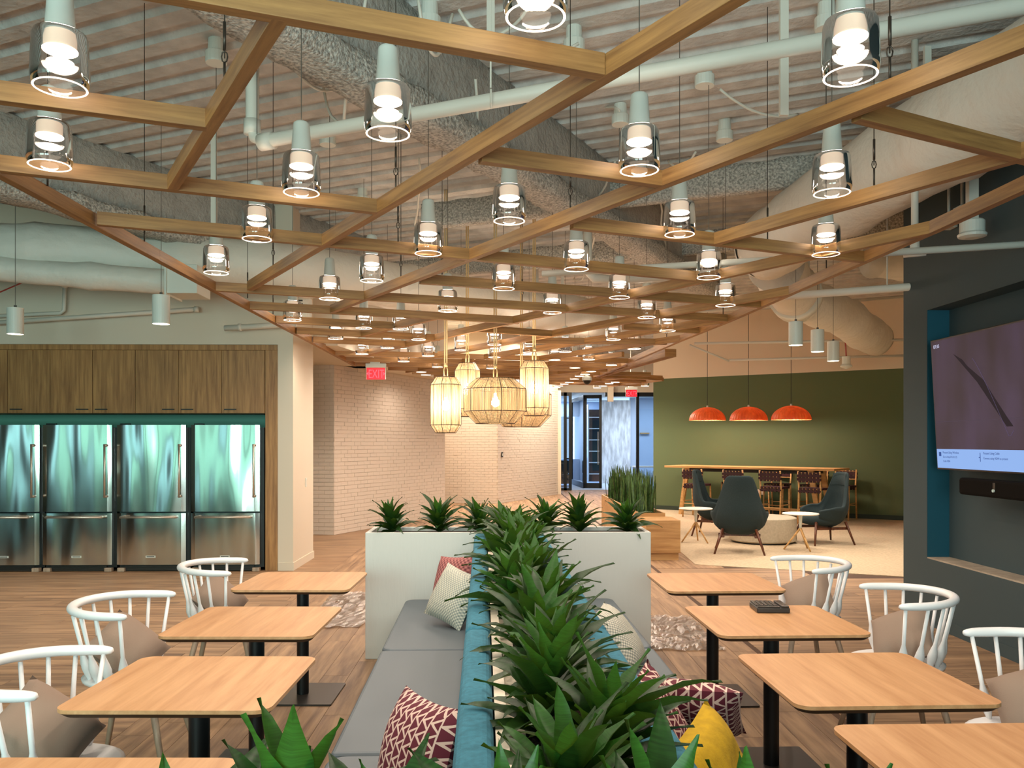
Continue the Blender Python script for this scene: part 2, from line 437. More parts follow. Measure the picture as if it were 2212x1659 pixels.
for k, (b, l0, l1) in enumerate(((b1, -4.5, 9.2), (b2, -3.0, 5.2))):
    a = b+sdir*l0; e = b+sdir*l1
    rough_bar('trim_%d' % (k+1), (a.x, a.y, 3.95), (e.x, e.y, 3.95), .32, .20, 'fluff')
    rough_bar('trim_%d' % (k+3), (a.x, a.y, 4.34), (e.x, e.y, 4.34), .13, .62, 'girder', .004)
rd = Vector((1, -.45, 0)).normalized()
for k, (px, py, l0, l1) in enumerate(((1500, 420, -3.2, 7), (1300, 560, -5, 9))):
    c = P(px, py, z=4.2); a = c+rd*l0; e = c+rd*l1
    rough_bar('trim_%d' % (k+5), (a.x, a.y, 4.3), (e.x, e.y, 4.3), .18, .3, 'fluff', .01)

# kitchen wall with its alcove
YK = 10.6
xr = XA(600, YK); xp = XA(633, YK)
struct('wall_kitchen', MB().box(-17, xp, YK, YK+.2, 2.86, 4.9).box(xr, xp, YK, 11.75, 0, 2.86).box(xp-.2, xp-.002, YK+.2, 11.75, 2.86, 4.9), 'wall')
struct('wall_alcove', MB().box(-8, xr, 11.35, 11.45, 0, 2.9), 'alcove')
struct('baseboard_pillar', MB().box(xr+.004, xp+.012, YK-.012, YK, 0, .1).box(xp, xp+.012, YK, 11.76, 0, .1), 'wall')
struct('wall_left', MB().box(-17, -16.8, -5, 11, 0, 4.9).box(-17, -8, 10.6, 10.8, 0, 2.86), 'wall')
struct('wall_passage', MB().box(-8, -2.8, 11.75, 14.9, 2.98, 3.1).box(-8, -2.25, 14.9, 15.3, 2.98, 4.9).prism([(-2.8, 11.75), (-2.25, 11.75), (-1.15, 18.6), (-1.3, 18.7), (-2.8, 14.7)], 2.98, 4.9).box(-8, -7.8, 10.8, 15, 0, 3), 'wall')
# brick walls
def brickwall(name, a, b, z1, n_single):
    a = Vector(a); b = Vector(b); d = b-a
    o = wallseg(name, a, b, 0, z1, 'mortar', .2)
    bl, bh = .215, .071; cnt = 0; tot = []
    nr = int(z1/bh)
    for r in range(nr):
        x = -(bl/2 if r % 2 else 0)
        while x < d.length-.02:
            x0, x1 = max(0, x), min(d.length, x+bl)
            if x1-x0 > .04: tot.append((x0, x1, r*bh))
            x += bl
    tot.sort(key=lambda q: (q[0] if n_single else 0, q[2]))
    if n_single:                                   # the nearest end of the wall, above the planter
        tot.sort(key=lambda q: q[0])
    cache = {}; mb = MB()
    for k, (x0, x1, z) in enumerate(tot):
        dy = random.uniform(.003, .009)
        if k < n_single:
            w_ = round(x1-x0, 3)
            if w_ not in cache:
                me = MB().box(.002, w_-.002, -.004, .004, .003, bh-.003).mesh('brick'); me.materials.append(M['brick']); cache[w_] = me
            put('brick', cache[w_], None, o, (x0, -dy+.003, z))
        else: mb.box(x0+.002, x1-.002, -dy, .002, z+.003, z+bh-.003)
    if mb.v: tag(put('bricks', mb, 'brick', o), kind='stuff')
    return o
brickwall('wall_brick_left', (-4.3, 14.98), (-2.87, 14.65), 3.0, 300)
brickwall('wall_brick_long', (-2.87, 14.65), (-1.18, 18.6), 3.0, 300)
brickwall('wall_brick_recess', (-1.6, 22.42), (0, 22.1), 3.4, 0)
brickwall('wall_brick_right', (0, 22.1), (1.88, 26.0), 3.6, 0)
struct('wall_far_return', MB().box(1.88, 1.98, 26.0, 28.2, 0, 3.25).prism([(-1.18, 18.6), (-1.9, 18.9), (-1.9, 22.6), (-1.6, 22.4)], 0, 4.9).box(-2, .1, 22.5, 22.7, 0, 4.9).prism([(0, 22.15), (-.2, 22.3), (1.7, 26.2), (1.88, 26.05)], 3.6, 4.9), 'beige')
tag(put('trim_7', MB().box(-.02, .02, -.012, 0, .02, 2.75), 'edge', loc=(XA(669.5, 14.9), 14.86, 0)), kind='structure')
# right dark wall with the screen recess
XW = 3.83; y1 = 7.8; ra, rb = 7.37, 3.7; rz0, rz1 = .60, 2.80
struct('wall_right', MB().box(XW, XW+.45, ra, y1, 0, 4.9).box(XW, XW+.45, -5, rb, 0, 4.9).box(XW, XW+.45, rb, ra, 0, rz0-.012).box(XW, XW+.45, rb, ra, rz1, 4.9).box(XW+.2, XW+.45, rb, ra, rz0-.012, rz1), 'dark')
struct('trim_8', MB().box(XW+.004, XW+.2, ra-.003, ra+.001, rz0, rz1).box(XW+.004, XW+.2, rb-.001, rb+.003, rz0, rz1), 'teal')
struct('trim_9', MB().box(XW+.002, XW+.2, rb, ra, rz0-.012, rz0), 'ledge')
struct('baseboard_right', MB().box(XW-.012, XW, -5, y1+.012, 0, .1).box(XW, XW+.45, y1, y1+.012, 0, .1), 'dark')
# lounge wall, green below and beige above
ga, gb = Vector((3.78, 20.17)), Vector((8.41, 17.15)); gc = ga+(gb-ga)*1.35; gdir = (gb-ga).normalized()
GZ = 3.16
struct('wall_green', MB().prism([ga, gc, gc+Vector((.11, .17)), ga+Vector((.11, .17))], 0, GZ), 'green')
struct('wall_lounge_upper', MB().prism([ga, gc, gc+Vector((.11, .17)), ga+Vector((.11, .17))], GZ, 4.9), 'beige')
gn = Vector((gdir.y, -gdir.x))
struct('baseboard_green', MB().prism([ga+gn*.014, gc+gn*.014, gc, ga], 0, .1), 'greenb')
struct('wall_lounge_right', MB().box(10.3, 10.5, 7.8, 16.2, 0, 4.9).box(XW+.45, 10.5, 7.6, 7.75, 0, 4.9), 'beige')
# window wall behind the camera
wb = MB().box(-17, XW, -4.2, -4.0, 0, .35).box(-17, XW, -4.2, -4.0, 3.3, 4.9)
xs = [-15.3, -11.9, -8.5, -5.1, -1.7, 1.9]
wb.box(-17, xs[0], -4.2, -4, .35, 3.3).box(xs[5], XW, -4.2, -4, .35, 3.3)
for x in xs[1:5]: wb.box(x-.25, x+.25, -4.2, -4, .35, 3.3)
struct('wall_back', wb, 'wall')
for i in range(5):
    x0, x1 = xs[i]+(.25 if i else 0), xs[i+1]-(.25 if i < 4 else 0)
    wn = struct('window_%d' % (i+1), MB().box(x0, x1, -4.16, -4.12, .35, .41).box(x0, x1, -4.16, -4.12, 3.24, 3.3).box(x0, x0+.06, -4.16, -4.12, .35, 3.3).box(x1-.06, x1, -4.16, -4.12, .35, 3.3).box((x0+x1)/2-.03, (x0+x1)/2+.03, -4.16, -4.12, .35, 3.3), 'black')
    put('pane', MB().box(x0+.05, x1-.05, -4.143, -4.137, .4, 3.25), 'pane', wn)

# far glass front
YG = 28.2
def bars(m, lst):
    for q in lst: m.box(*q)
    return m
gx = lambda px: XA(px, YG)
ztop = 3.32
struct('wall_far_header', MB().box(1.9, 8.0, YG-.05, YG+.3, ztop+.0, 4.9), 'beige')
struct('wall_far_side', MB().box(8.0, 8.2, 20.4, 37.5, 0, 4.9).box(1.4, 1.88, 28.6, 37.5, 0, 4.9).box(1.4, 8, 37.4, 37.5, 0, .6), 'bluew')
struct('ceiling_office', MB().box(1.9, 8, YG+.31, 37.5, 3.42, 3.5), 'wall')
fr = MB()
for px in (1221, 1377): fr.box(gx(px)-.05, gx(px)+.05, YG-.05, YG+.05, 0, ztop)
fr.box(gx(1205), gx(1232), YG-.05, YG+.05, ztop-.12, ztop).box(gx(1307), gx(1412)+2.4, YG-.05, YG+.05, ztop-.14, ztop)
fr.box(gx(1205), gx(1232), YG-.05, YG+.05, 0, .08)
fr.box(gx(1229), gx(1235), YG-.04, YG+.06, 0, ztop)
g = struct('window_6', fr, 'black')
put('pane', MB().box(gx(1205), gx(1230), YG-.006, YG+.006, .08, ztop-.1), 'door', g)
put('pane', MB().box(gx(1379), gx(1412)+2.4, YG-.006, YG+.006, 0, ztop-.1), 'door', g)
# the angled bi-fold glass door
def leaf(name, a, b):
    a = Vector(a); b = Vector(b); d = b-a; w_ = d.length
    t = struct(name, bars(MB(), [(0, .09, -.03, .03, .02, ztop-.03), (w_-.09, w_, -.03, .03, .02, ztop-.03), (0, w_, -.03, .03, .02, .2), (0, w_, -.03, .03, ztop-.15, ztop-.03)]), 'black', loc=(a.x, a.y, 0), rot=(0, 0, math.atan2(d.y, d.x)))
    put('pane', MB().box(.09, w_-.09, -.006, .006, .2, ztop-.15), 'door', t)
    return t
pa, pb, pc = P(1236, 1046, z=0), P(1262, 1055.5, z=0), P(1300, 1056, z=0)
leaf('door_1', pa.xy, pb.xy); d2 = leaf('door_2', pb.xy, pc.xy)
put('door_handle', MB().tube([(.5, -.09, .85), (.5, -.09, 2.0)], .018), 'knob', d2)
struct('trim_10', MB().box(gx(1308), gx(1320), 27.6, 27.75, 2.98, 3.6), 'beige')
struct('floor_office', MB().box(1.9, 8, YG+.3, 37.4, -.004, .004), 'bluew')
# patterned feature wall beyond
fw = mat('grey brushstroke wallpaper', '#d5dae0', .7, var=.30, vscale=1.2, stretch=(7, 7, 1.6))
struct('wall_pattern', MB().box(XA(1300, 33), XA(1362, 33), 33, 33.2, 0, 3.3), fw)
struct('wall_office', MB().box(XA(1362, 33), 8, 33.1, 33.3, 0, 3.4).box(1.9, XA(1262, 36), 36, 36.1, 0, .9).box(1.9, 5, 36.05, 36.15, 2.75, 3.4), 'bluew')
# ---------------------------------------------------------------- wood ceiling lattice
ZG = 2.92; BW, BH = .052, .078
lat = thing('wooden_ceiling_lattice', 'suspended oak lattice of crossing slanted beams carrying the glass pendants', 'ceiling feature', (0, 0, ZG))
def beam(a, b, ea=0, eb=0, w_=BW, h_=BH, nm='beam'):
    a = Vector((a.x, a.y)); b = Vector((b.x, b.y)); d = (b-a).normalized(); a = a-d*ea; b = b+d*eb
    l = (b-a).length; c = (a+b)/2
    return put(nm, MB().box(-l/2, l/2, -w_/2, w_/2, 0, h_), 'beam', lat, (c.x, c.y, random.uniform(0, .0015)), (0, 0, math.atan2(d.y, d.x)), bevel=.002)
G = lambda px, py: P(px, py, z=ZG)
LX = -2.44
def edge_y(p, q): # extend line p->q to the left edge
    t = (LX-p.x)/(q.x-p.x); return p+(q-p)*t
left = [Vector((LX, y, ZG)) for y in (2.2, 6.0, 10.0, 14.3)]
for i in range(3): beam(left[i], left[i+1])
redge = [G(2212, 415)+Vector((.05, -1.5, 0)), G(2015, 505), G(1709, 637), G(1574, 696), G(1472, 737), G(1290, 815)]
for i in range(5): beam(redge[i], redge[i+1], .01, .01)
seg = [((605, 45), (1300, 168), 1.4, 0), ((605, 45), (372, 412), 0, 0), ((0, 222), (447, 280), .55, 0), ((0, 372), (815, 462), .0, 0),
       ((1610, -5), (540, 628), .9, 0), ((1037, 352), (1430, 405), 0, 0), ((2212, 110), (718, 676), .6, 0), ((1850, 262), (2212, 352), 0, .2),
       ((2190, 352), (1545, 530), .35, 0), ((1235, 495), (1870, 568), 0, 0), ((210, 487), (1500, 608), 0, 0), ((2015, 505), (790, 768), 0, 0),
       ((907, 613), (1646, 665), 0, 0), ((1709, 637), (948, 771), 0, 0), ((461, 629), (1574, 696), 0, 0), ((536, 668.5), (1120, 700), 0, 0),
       ((1345, 712), (1515, 720.5), 0, 0), ((940, 691), (783.6, 727), 0, 0), ((595.5, 698), (853.6, 711), 0, 0), ((1033, 717), (1193, 727.7), 0, 0),
       ((640, 721), (950, 736), 0, 0), ((676, 740), (883, 749.4), 0, 0), ((1574, 696), (1030, 779), 0, 0), ((1472, 737), (1150, 782), 0, 0),
       ((1135, 742), (1440, 745), 0, 0)]
for a, b, ea, eb in seg: beam(G(*a), G(*b), ea, eb)
# the far rows repeat the same slope
def redge_x(y): return 2.5-.085*(y-10) if y < 16.5 else 3.0+.11*(y-16.5)
for k in range(11):
    y = 12.45+.86*k; xa = LX if y < 14.2 else (-2.3+.40*(y-14.2) if y < 20 else .7)
    xb = redge_x(y+1.5)
    if y > 17.2: xa = max(xa, .6)
    if y+.375*(xb-xa)*.7 > 19.7: continue
    beam(Vector((xa, y, 0)), Vector((xb, y+.375*(xb-xa)*.7, 0)))
for k, (xa, ya, xb, yb) in enumerate(((1.9, 12.6, .2, 15.2), (2.2, 14.2, .3, 17.2), (-.4, 13.5, -1.7, 15.6), (2.6, 16.9, 1.4, 19.3), (3.5, 17.6, 2.6, 19.5))):
    beam(Vector((xa, ya, 0)), Vector((xb, yb, 0)))
q0, q1, q2 = G(1448, 771), G(1290, 815), G(1430, 822)
dq = (q1-q0).normalized(); nq = Vector((-dq.y, dq.x, 0))
beam(q0+nq*.075, q1+nq*.075, 0, 0, .03, .12); beam(q0-nq*.075, q1-nq*.075, 0, 0, .03, .12)
beam(q0+nq*.09, q0-nq*.09, 0, 0, .03, .12, 'beam_end_cap')
beam(q1, q2, 0, 0, .05, .10)
# hanger cables of the lattice
for (px, py) in ((485, 182), (103, 400), (312, 520), (590, 575), (855, 412), (860, 520), (866, 598), (535, 643), (590, 678), (1922, 172), (1888, 398), (1658, 524), (1785, 585), (1128, 655), (1370, 738), (1232, 452), (955, 592), (730, 745), (1440, 735), (1562, 678)):
    q = P(px, py, z=ZG+BH); top = ZD+.02-ZG
    hg = put('hanger_cable', MB().tube([(0, 0, BH+.1), (0, 0, top)], .0028, 5), 'steelc', lat, (q.x, q.y, 0))
    put('clasp', MB().tube([(0, 0, BH+.13), (0, 0, BH+.24)], .0065, 6).tube([(.012*math.cos(t*PI/4), 0, BH+.105+.022*math.sin(t*PI/4)) for t in range(9)], .003, 5).tube([(0, 0, BH-.005), (0, 0, BH+.085)], .005, 6), 'steelc', hg, smooth=True)

# ---------------------------------------------------------------- glass pendants
PN = [  # px, py of the lower rim, and where the photo shows it
 (1837, 165, 'large clear glass pendant at top right, in front of the white sprinkler pipe'),
 (130, 190, 'large clear glass pendant in the top left corner of the photo'),
 (1157, 38, 'clear glass pendant cut off by the top edge, mid ceiling'),
 (838, 290, 'clear glass pendant overlapping the white pipe left of the fluffy girder'),
 (107, 358, 'clear glass pendant at far left, between two left ends of oak beams'),
 (1381, 369, 'clear glass pendant right of centre, directly under the white pipe and above a beam joint'),
 (1797, 418, 'clear glass pendant in front of the big white duct, upper of the two there'),
 (651, 417, 'clear glass pendant just below the bent end of the white pipe'),
 (1100, 478, 'clear glass pendant hanging near the middle, left of the beam crossing at centre right'),
 (1468, 507, 'clear glass pendant just left of the rounded end of the big white duct'),
 (555, 517, 'clear glass pendant over the long beam above the left wrapped duct'),
 (1784, 550, 'clear glass pendant low in front of the right duct, beside the lattice edge'),
 (925, 548, 'clear glass pendant left of centre, in front of the grey girder bottom'),
 (467, 590, 'clear glass pendant touching the left lattice edge above the kitchen'),
 (1245, 582, 'clear glass pendant mid ceiling, under a long crosswise beam'),
 (803, 607, 'clear glass pendant in front of the right end of the left wrapped duct'),
 (1531, 600, 'clear glass pendant at the right, over a beam junction near the duct elbow'),
 (712, 646, 'clear glass pendant above the right end of the kitchen wall, higher one'),
 (1088, 624, 'clear glass pendant straight above the woven lanterns, highest there'),
 (1338, 643, 'clear glass pendant beside the small bent pipe at centre right'),
 (967, 672, 'clear glass pendant just above the rope of the left woven lantern'),
 (632, 692, 'clear glass pendant nearest the white pillar beside a speaker grille'),
 (1567, 660, 'clear glass pendant near the right lattice edge above the green wall'),
 (1193, 676, 'clear glass pendant above the rope of the right woven lantern'),
 (866, 711, 'clear glass pendant left of the lantern ropes with a long pale cap'),
 (1397, 686, 'clear glass pendant right of the lanterns on the darkest long beam'),
 (786, 709, 'clear glass pendant left of centre, behind the third left row of beams'),
 (725, 732, 'clear glass pendant above the red exit sign, to its upper left'),
 (1442, 715, 'clear glass pendant at the right end of a short dark beam'),
 (904, 734, 'small clear glass pendant just left of the left lantern rope'),
 (1325, 734, 'small clear glass pendant right of the lanterns, upper of a cluster'),
 (782, 765, 'small clear glass pendant directly above the red exit sign'),
 (837, 752, 'small clear glass pendant right above the exit sign'),
 (872, 781, 'small clear glass pendant right of the left exit sign'),
 (925, 769, 'small clear glass pendant close left of the left lantern')]
PF = [(996, 757), (1068, 745), (1143, 762), (1221, 760), (1370, 754), (945, 793), (1068, 772), (1198, 778), (1272, 777), (1242, 795), (1321, 789),
      (1062, 796), (910, 804), (920, 810), (1252, 813), (1264, 809), (1277, 803), (1241, 819), (1230, 826), (1219, 830), (1207.8, 834),
      (1202, 837), (1290, 838), (1302, 834), (1316, 829), (1329, 826), (1393, 834)]
cordm = {}
R = .1
pend = thing('glass_pendant', PN[0][2], 'pendant lamp', (0, 0, ZG), 0, 'clear glass pendants in the lattice')
put('cap', MB().lathe([(.012, .372), (.030, .370), (.040, .362), (.042, .352), (.052, .215), (.052, .200)], 24, cap0=False), 'capw', pend, smooth=True)
put('collar', MB().lathe([(.052, .200), (.056, .196), (.056, .140), (.060, .135)], 24), 'socket', pend, smooth=True)
put('led_disc', MB().lathe([(.0, .133), (.056, .133), (.060, .138)], 24), 'led', pend)
sh = put('glass_shade', MB().lathe([(.052, .207), (.074, .206), (.088, .198), (.0935, .182), (.097, .12), (.1, .05), (.1, .03), (.095, .012), (.088, .001)], 32), 'glass', pend, smooth=True)
put('rim', MB().lathe([(.089, -.002), (.093, 0), (.089, .004), (.085, 0), (.089, -.002)], 32), 'glassglow', sh, smooth=True)  # light caught in the glass edge, painted by emission
put('led_reflection', MB().lathe([(.0, .088), (.04, .0895), (.047, .094)], 20), 'glassglow', sh)  # reflection of the LED in the glass, painted as a glowing disc
stub = put('cord', MB().tube([(0, 0, .37), (0, 0, ZD+.03-ZG)], .0028, 5), 'cord', pend)
PT = [(c, kids(c)) for c in kids(pend)]
lights = []
def bulb_light(loc, pw):
    lamp('pendant_and_fill_light', 'SPOT', (loc[0], loc[1], ZG-.01), pw*3.2, WARM, .06, spot=165)
    lamp('pendant_and_fill_glow', 'POINT', (loc[0], loc[1], ZG+.30), pw*.40, WARM, .09)
for i, (px, py, lb) in enumerate(PN):
    q = P(px, py, z=ZG); loc = (q.x, q.y, ZG)
    if i == 0: pend.location = loc; o = pend
    else: o = dup(pend, loc, random.random()*6, lb, None, PT)
    bulb_light((q.x, q.y, ZG+.09), 9)
ordn = 'first second third fourth fifth sixth seventh eighth ninth tenth eleventh'.split()
rank = {p: k for k, p in enumerate(sorted(PF[:11]))}
for i, (px, py) in enumerate(PF):
    q = P(px, py, z=ZG)
    dup(pend, (q.x, q.y, ZG), 0, 'tiny clear glass pendant, one of the far glinting lamps near the doors' if i > 10 else 'small clear glass pendant around the woven lanterns, %s from the left' % ordn[rank[(px, py)]], 'far glass pendants of the lattice' if i > 10 else 'small glass pendants around the lanterns', PT)
    if i % 3 or i < 11: bulb_light((q.x, q.y, ZG+.09), 13)
# added lamps without pendants, out of frame overhead, keep the light even
for x, y in ((-1.8, 1.5), (.1, 1.2), (1.9, 1.4)):
    bulb_light((x, y, ZG+.09), 14)

# ---------------------------------------------------------------- woven lanterns
def lantern(px0, px1, py0, py1, Y, shape, label, rz, power):
    cx = XA((px0+px1)/2, Y); z0, z1 = ZA(py1, Y), ZA(py0, Y); R_ = (px1-px0)/F*Y/2; hh = z1-z0
    t = thing('woven_lantern', label, 'pendant lamp', (cx, Y, z0), rz, 'woven string lanterns')
    if shape == 'tall': prof = [(.66*R_, 0), (R_, hh*.14), (R_, hh*.86), (.66*R_, hh)]
    else: prof = [(.62*R_, 0), (R_, hh*.27), (R_, hh*.76), (.60*R_, hh)]
    n = 10 if shape == 'tall' else 12; fr_ = MB()
    for r, z in prof: fr_.tube([(r*math.cos(2*PI*k/n), r*math.sin(2*PI*k/n), z) for k in range(n+1)], .004, 5)
    for k in range(n):
        a = 2*PI*k/n; fr_.tube([(r*math.cos(a), r*math.sin(a), z) for r, z in prof], .003, 4)
    put('frame', fr_, 'frame', t)
    st = MB(); ns = int(2*PI*R_/.0062)
    for k in range(ns):
        a = 2*PI*k/ns+random.uniform(-.004, .004); u = (a*n/(2*PI)) % 1
        f = math.cos(PI/n)/math.cos((u-.5)*2*PI/n)       # flat facets between the rods
        wob = random.uniform(-.02, .02); hw = .0027
        pr = []
        for j, (r, z) in enumerate(prof):
            aa = a+wob*j*.4; rr = r*f*.995; pr.append((aa, rr, z))
        for j in range(3):
            (a0, r0, z0_), (a1, r1, z1_) = pr[j], pr[j+1]
            def pt(aa, r, z, s_): return (r*math.cos(aa)-s_*hw*math.sin(aa), r*math.sin(aa)+s_*hw*math.cos(aa), z)
            st.quad(pt(a0, r0, z0_, -1), pt(a0, r0, z0_, 1), pt(a1, r1, z1_, 1), pt(a1, r1, z1_, -1))
    tag(put('string_shade', st, 'string', t), kind='stuff')
    put('bulb', MB().lathe([(.0, -.07), (.04, -.055), (.05, -.02), (.035, .03), (.015, .06), (.015, .09)], 14, (0, 0, hh*.5)), 'bulb', t, smooth=True)
    top = ZD+.03-z0; k1 = hh+.14
    put('rope', MB().tube([(.012, 0, k1), (.012, 0, top)], .009, 6).tube([(-.012, .004, k1), (-.012, .004, top)], .009, 6).tube([(0, 0, k1+.02), (.022, 0, k1-.05), (.02, 0, hh+.01)], .008, 6).tube([(0, 0, k1+.02), (-.022, 0, k1-.05), (-.02, 0, hh+.01)], .008, 6).tube([(0, 0, hh*.56), (0, 0, hh+.02)], .005, 5).tube([(0, 0, k1-.015), (0, 0, k1+.03)], .022, 8), 'rope', t, smooth=True)
    lamp('lantern_light', 'POINT', (cx, Y, z0+hh*.5), power*.6, (1, .84, .68), .09)
    return t
lantern(930, 996, 815, 935, 10.0, 'tall', 'tall slim woven string lantern, leftmost and lowest of the five', .1, 60)
lantern(981, 1038, 785, 900, 11.0, 'tall', 'slim woven lantern half hidden behind the wide drum on the left', .4, 55)
lantern(1001, 1139, 818, 915, 9.8, 'drum', 'wide faceted drum lantern of string in front of the others', .2, 22)
lantern(1121, 1187, 780, 898, 10.3, 'tall', 'tall slim woven string lantern hanging at the right side, highest', .3, 60)
lantern(1062, 1191, 830, 922, 11.4, 'drum', 'wide drum lantern mostly hidden behind the right slim lantern', .5, 22)

# ---------------------------------------------------------------- ducts, pipes, devices at the ceiling
def duct(path, r, seg=.16, wr=.03, seed=0):
    pts = [Vector(p) for p in path]; out = []
    for i in range(len(pts)-1):
        n = max(1, int((pts[i+1]-pts[i]).length/seg))
        for k in range(n): out.append(pts[i].lerp(pts[i+1], k/n))
    out.append(pts[-1]); mb = MB(); mb.tube(out, [r]*len(out), 28)
    for i, v in enumerate(mb.v):
        vv = Vector(v); k = noise.noise(vv*1.7+Vector((seed, 0, 0)))*wr+noise.noise(vv*5.1)*wr*.35
        j = (i//28); c = out[min(j, len(out)-1)]; d = (vv-c); d.normalize()
        ring = .02 if j % 9 == 0 else 0
        mb.v[i] = tuple(vv+d*(k+ring))
    return mb
dl = [Vector((-6.6, 9.1, 3.72)), Vector((-5.2, 9.15, 3.71)), Vector((-2.55, 9.95, 3.70)), Vector((0, 12.2, 3.66)), Vector((1.7, 13.6, 3.62))]
t = thing('wrapped_duct', 'fat white wrapped air duct running above the kitchen cabinets', 'air duct', (-4, 9.4, 3.6))
put('duct_sleeve', duct([p-Vector((-4, 9.4, 3.6)) for p in dl], .30), 'wrap', t, smooth=True)
bd = [Vector((-5.9, 8.8, 3.50)), Vector((-4.9, 9.0, 3.44)), Vector((-3.55, 9.22, 3.38))]
t = thing('branch_duct', 'smaller pinkish wrapped branch duct with a square metal end box over the kitchen', 'air duct', (-4, 9.4, 3.2))
put('duct_sleeve', duct([p-Vector((-4, 9.4, 3.2)) for p in bd], .135, wr=.008, seed=3), 'wrap', t, smooth=True)
put('end_box', MB().box(.46, .78, -.42, 0, .02, .33), 'metalw', t, bevel=.006)
put('flange', MB().box(.44, .46, -.44, .02, 0, .35), 'metalw', t)
dr = [Vector((3.42, 4.3, 3.88)), Vector((3.22, 6.0, 3.85)), Vector((3.05, 7.6, 3.82)), Vector((2.98, 9.0, 3.78))]
t = thing('wrapped_duct', 'large white wrapped duct with rounded end along the dark screen wall', 'air duct', (3, 7, 3.8))
put('duct_sleeve', duct([p-Vector((3, 7, 3.8)) for p in dr]+[Vector((0, 2.18, -.02))], .36, seed=7), 'wrap', t, smooth=True)
put('end_cap', MB().lathe([(.36, 0), (.34, .1), (.27, .19), (.15, .24), (0, .26)], 28), 'wrap', t, (-.02, 2.16, -.02), (-PI/2, 0, 0), smooth=True)
dr2 = [Vector((3.3, 9.85, 3.74)), Vector((4.1, 11.4, 3.66)), Vector((5.6, 13.2, 3.56)), Vector((6.9, 15.1, 3.5))]
t = thing('flexible_duct', 'pale wrapped flexible duct sagging towards the beige upper wall of the lounge', 'air duct', (4, 11, 3.6))
put('duct_sleeve', duct([p-Vector((4, 11, 3.6)) for p in dr2], .31, .14, .05, 11), 'wrap', t, smooth=True)
put('coupling', MB().tube([(.02, .26, .07), (.2, .62, .05)], .36, 24), 'metalw', t, smooth=True)
t = thing('insulated_duct', 'short pink-white wrapped duct stub behind the flexible duct', 'air duct', (5.9, 12.0, 4.15))
put('duct_sleeve', duct([Vector((-.5, -.1, .1)), Vector((.35, .3, .1))], .24, .1, .03, 5), 'wrap', t, smooth=True)

def pipe(pts, r, label, fit=(), name='ceiling_pipe', m='pipe', cat='pipe'):
    o0 = Vector(pts[0]); t = thing(name, label, cat, o0)
    put('tube', MB().tube([Vector(p)-o0 for p in pts], r, 14), m, t, smooth=True)
    for (a, b) in fit: put('fitting', MB().tube([Vector(a)-o0, Vector(b)-o0], r*1.3, 14), m, t, smooth=True)
    return t
z1_ = 3.55; a = P(545, 310, z=z1_); b = P(2212, 12, z=z1_); e = b+(b-a)*.12; a2 = Vector((a.x-.05, a.y, z1_))
mid = P(1060, 213, z=z1_)
t = pipe([(a.x, a.y, ZD+.05), (a.x, a.y, z1_+.12), (a.x+.02, a.y, z1_+.04), (a.x+.09, a.y-.04, z1_), e], .042,
     'long white sprinkler pipe crossing the top of the view, elbow at its left end',
     [((a.x, a.y, z1_+.06), (a.x, a.y, z1_+.15)), ((a.x+.06, a.y-.02, z1_), (a.x+.15, a.y-.06, z1_))])
put('hanger', MB().tube([Vector((mid.x, mid.y, z1_+.06))-t.location, Vector((mid.x, mid.y, ZD))-t.location], .006, 6).tube([Vector((mid.x+.002, mid.y+.05*math.cos(q*PI/4), z1_+.05*math.sin(q*PI/4)))-t.location for q in range(9)], .006, 5), 'pipe', t)
a = P(1560, 568, z=3.04); b = P(2212, 528, z=3.04); e = b+(b-a)*.1
mx_ = a.lerp(b, .62); tx = P(1976, 545, z=3.04)
pipe([a-(b-a)*.7, e], .026, 'thin white sprinkler pipe in front of the dark wall with a tee fitting', [(tx-Vector((.07, -.03, 0)), tx+Vector((.07, -.03, 0))), (tx, tx+Vector((0, 0, .09)))])
pipe([tx+Vector((0, 0, .09)), Vector((tx.x, tx.y, ZD))], .026, 'upright white pipe rising from the tee in front of the dark wall')
a = P(1735, 637, z=2.93+.14); b = P(2030, 615, z=3.07); 
t = pipe([a-(b-a)*.4, b-Vector((.0, 0, 0)), b+(b-a)*.004], .037, 'thick white pipe ending in a rounded cap before the dark wall')
q = a.lerp(b, .63); put('hanger', MB().tube([q+Vector((0, 0, .03))-t.location, Vector((q.x, q.y, ZD))-t.location], .006, 6), 'pipe', t)
a, b = P(0, 704, Y=10.45), P(425, 668, Y=10.45)
pipe([a-Vector((.6, 0, 0)), b], .028, 'thin pipe on the kitchen wall sloping up behind the cylinder lights', [(b-Vector((.03, 0, 0)), b+Vector((.02, 0, 0)))])
a, b, c = P(0, 688, Y=10.5), P(138, 676, Y=10.5), P(140, 612, Y=10.5)
pipe([a-Vector((.6, 0, 0)), b-Vector((.04, 0, 0)), b+Vector((0, 0, .03)), c], .024, 'thin bent pipe rising up the kitchen wall at far left', [(c-Vector((0, 0, .06)), c)])
a, b = P(485, 709, Y=10.4), P(640, 700, Y=10.4)
pipe([a, b], .035, 'short white pipe stub on the wall above the cabinets at the right end', [(P(515, 707, Y=10.4), P(522, 707, Y=10.4))])
a, b = P(0, 634, Y=10.3), P(68, 602, Y=9.9)
pipe([a-Vector((.5, 0, .2)), b], .008, 'thin red cable drooping under the branch duct', m='redcable', name='red_cable', cat='cable')
a = P(1270, 601, z=3.3); b = P(1330, 605, z=3.3); c = P(1560, 590, z=3.3)
pipe([a+Vector((0, 0, .5)), a+Vector((0, 0, .06)), a+Vector((.06, 0, 0)), b, c], .045, 'white elbow pipe in the middle distance behind the glass pendants')
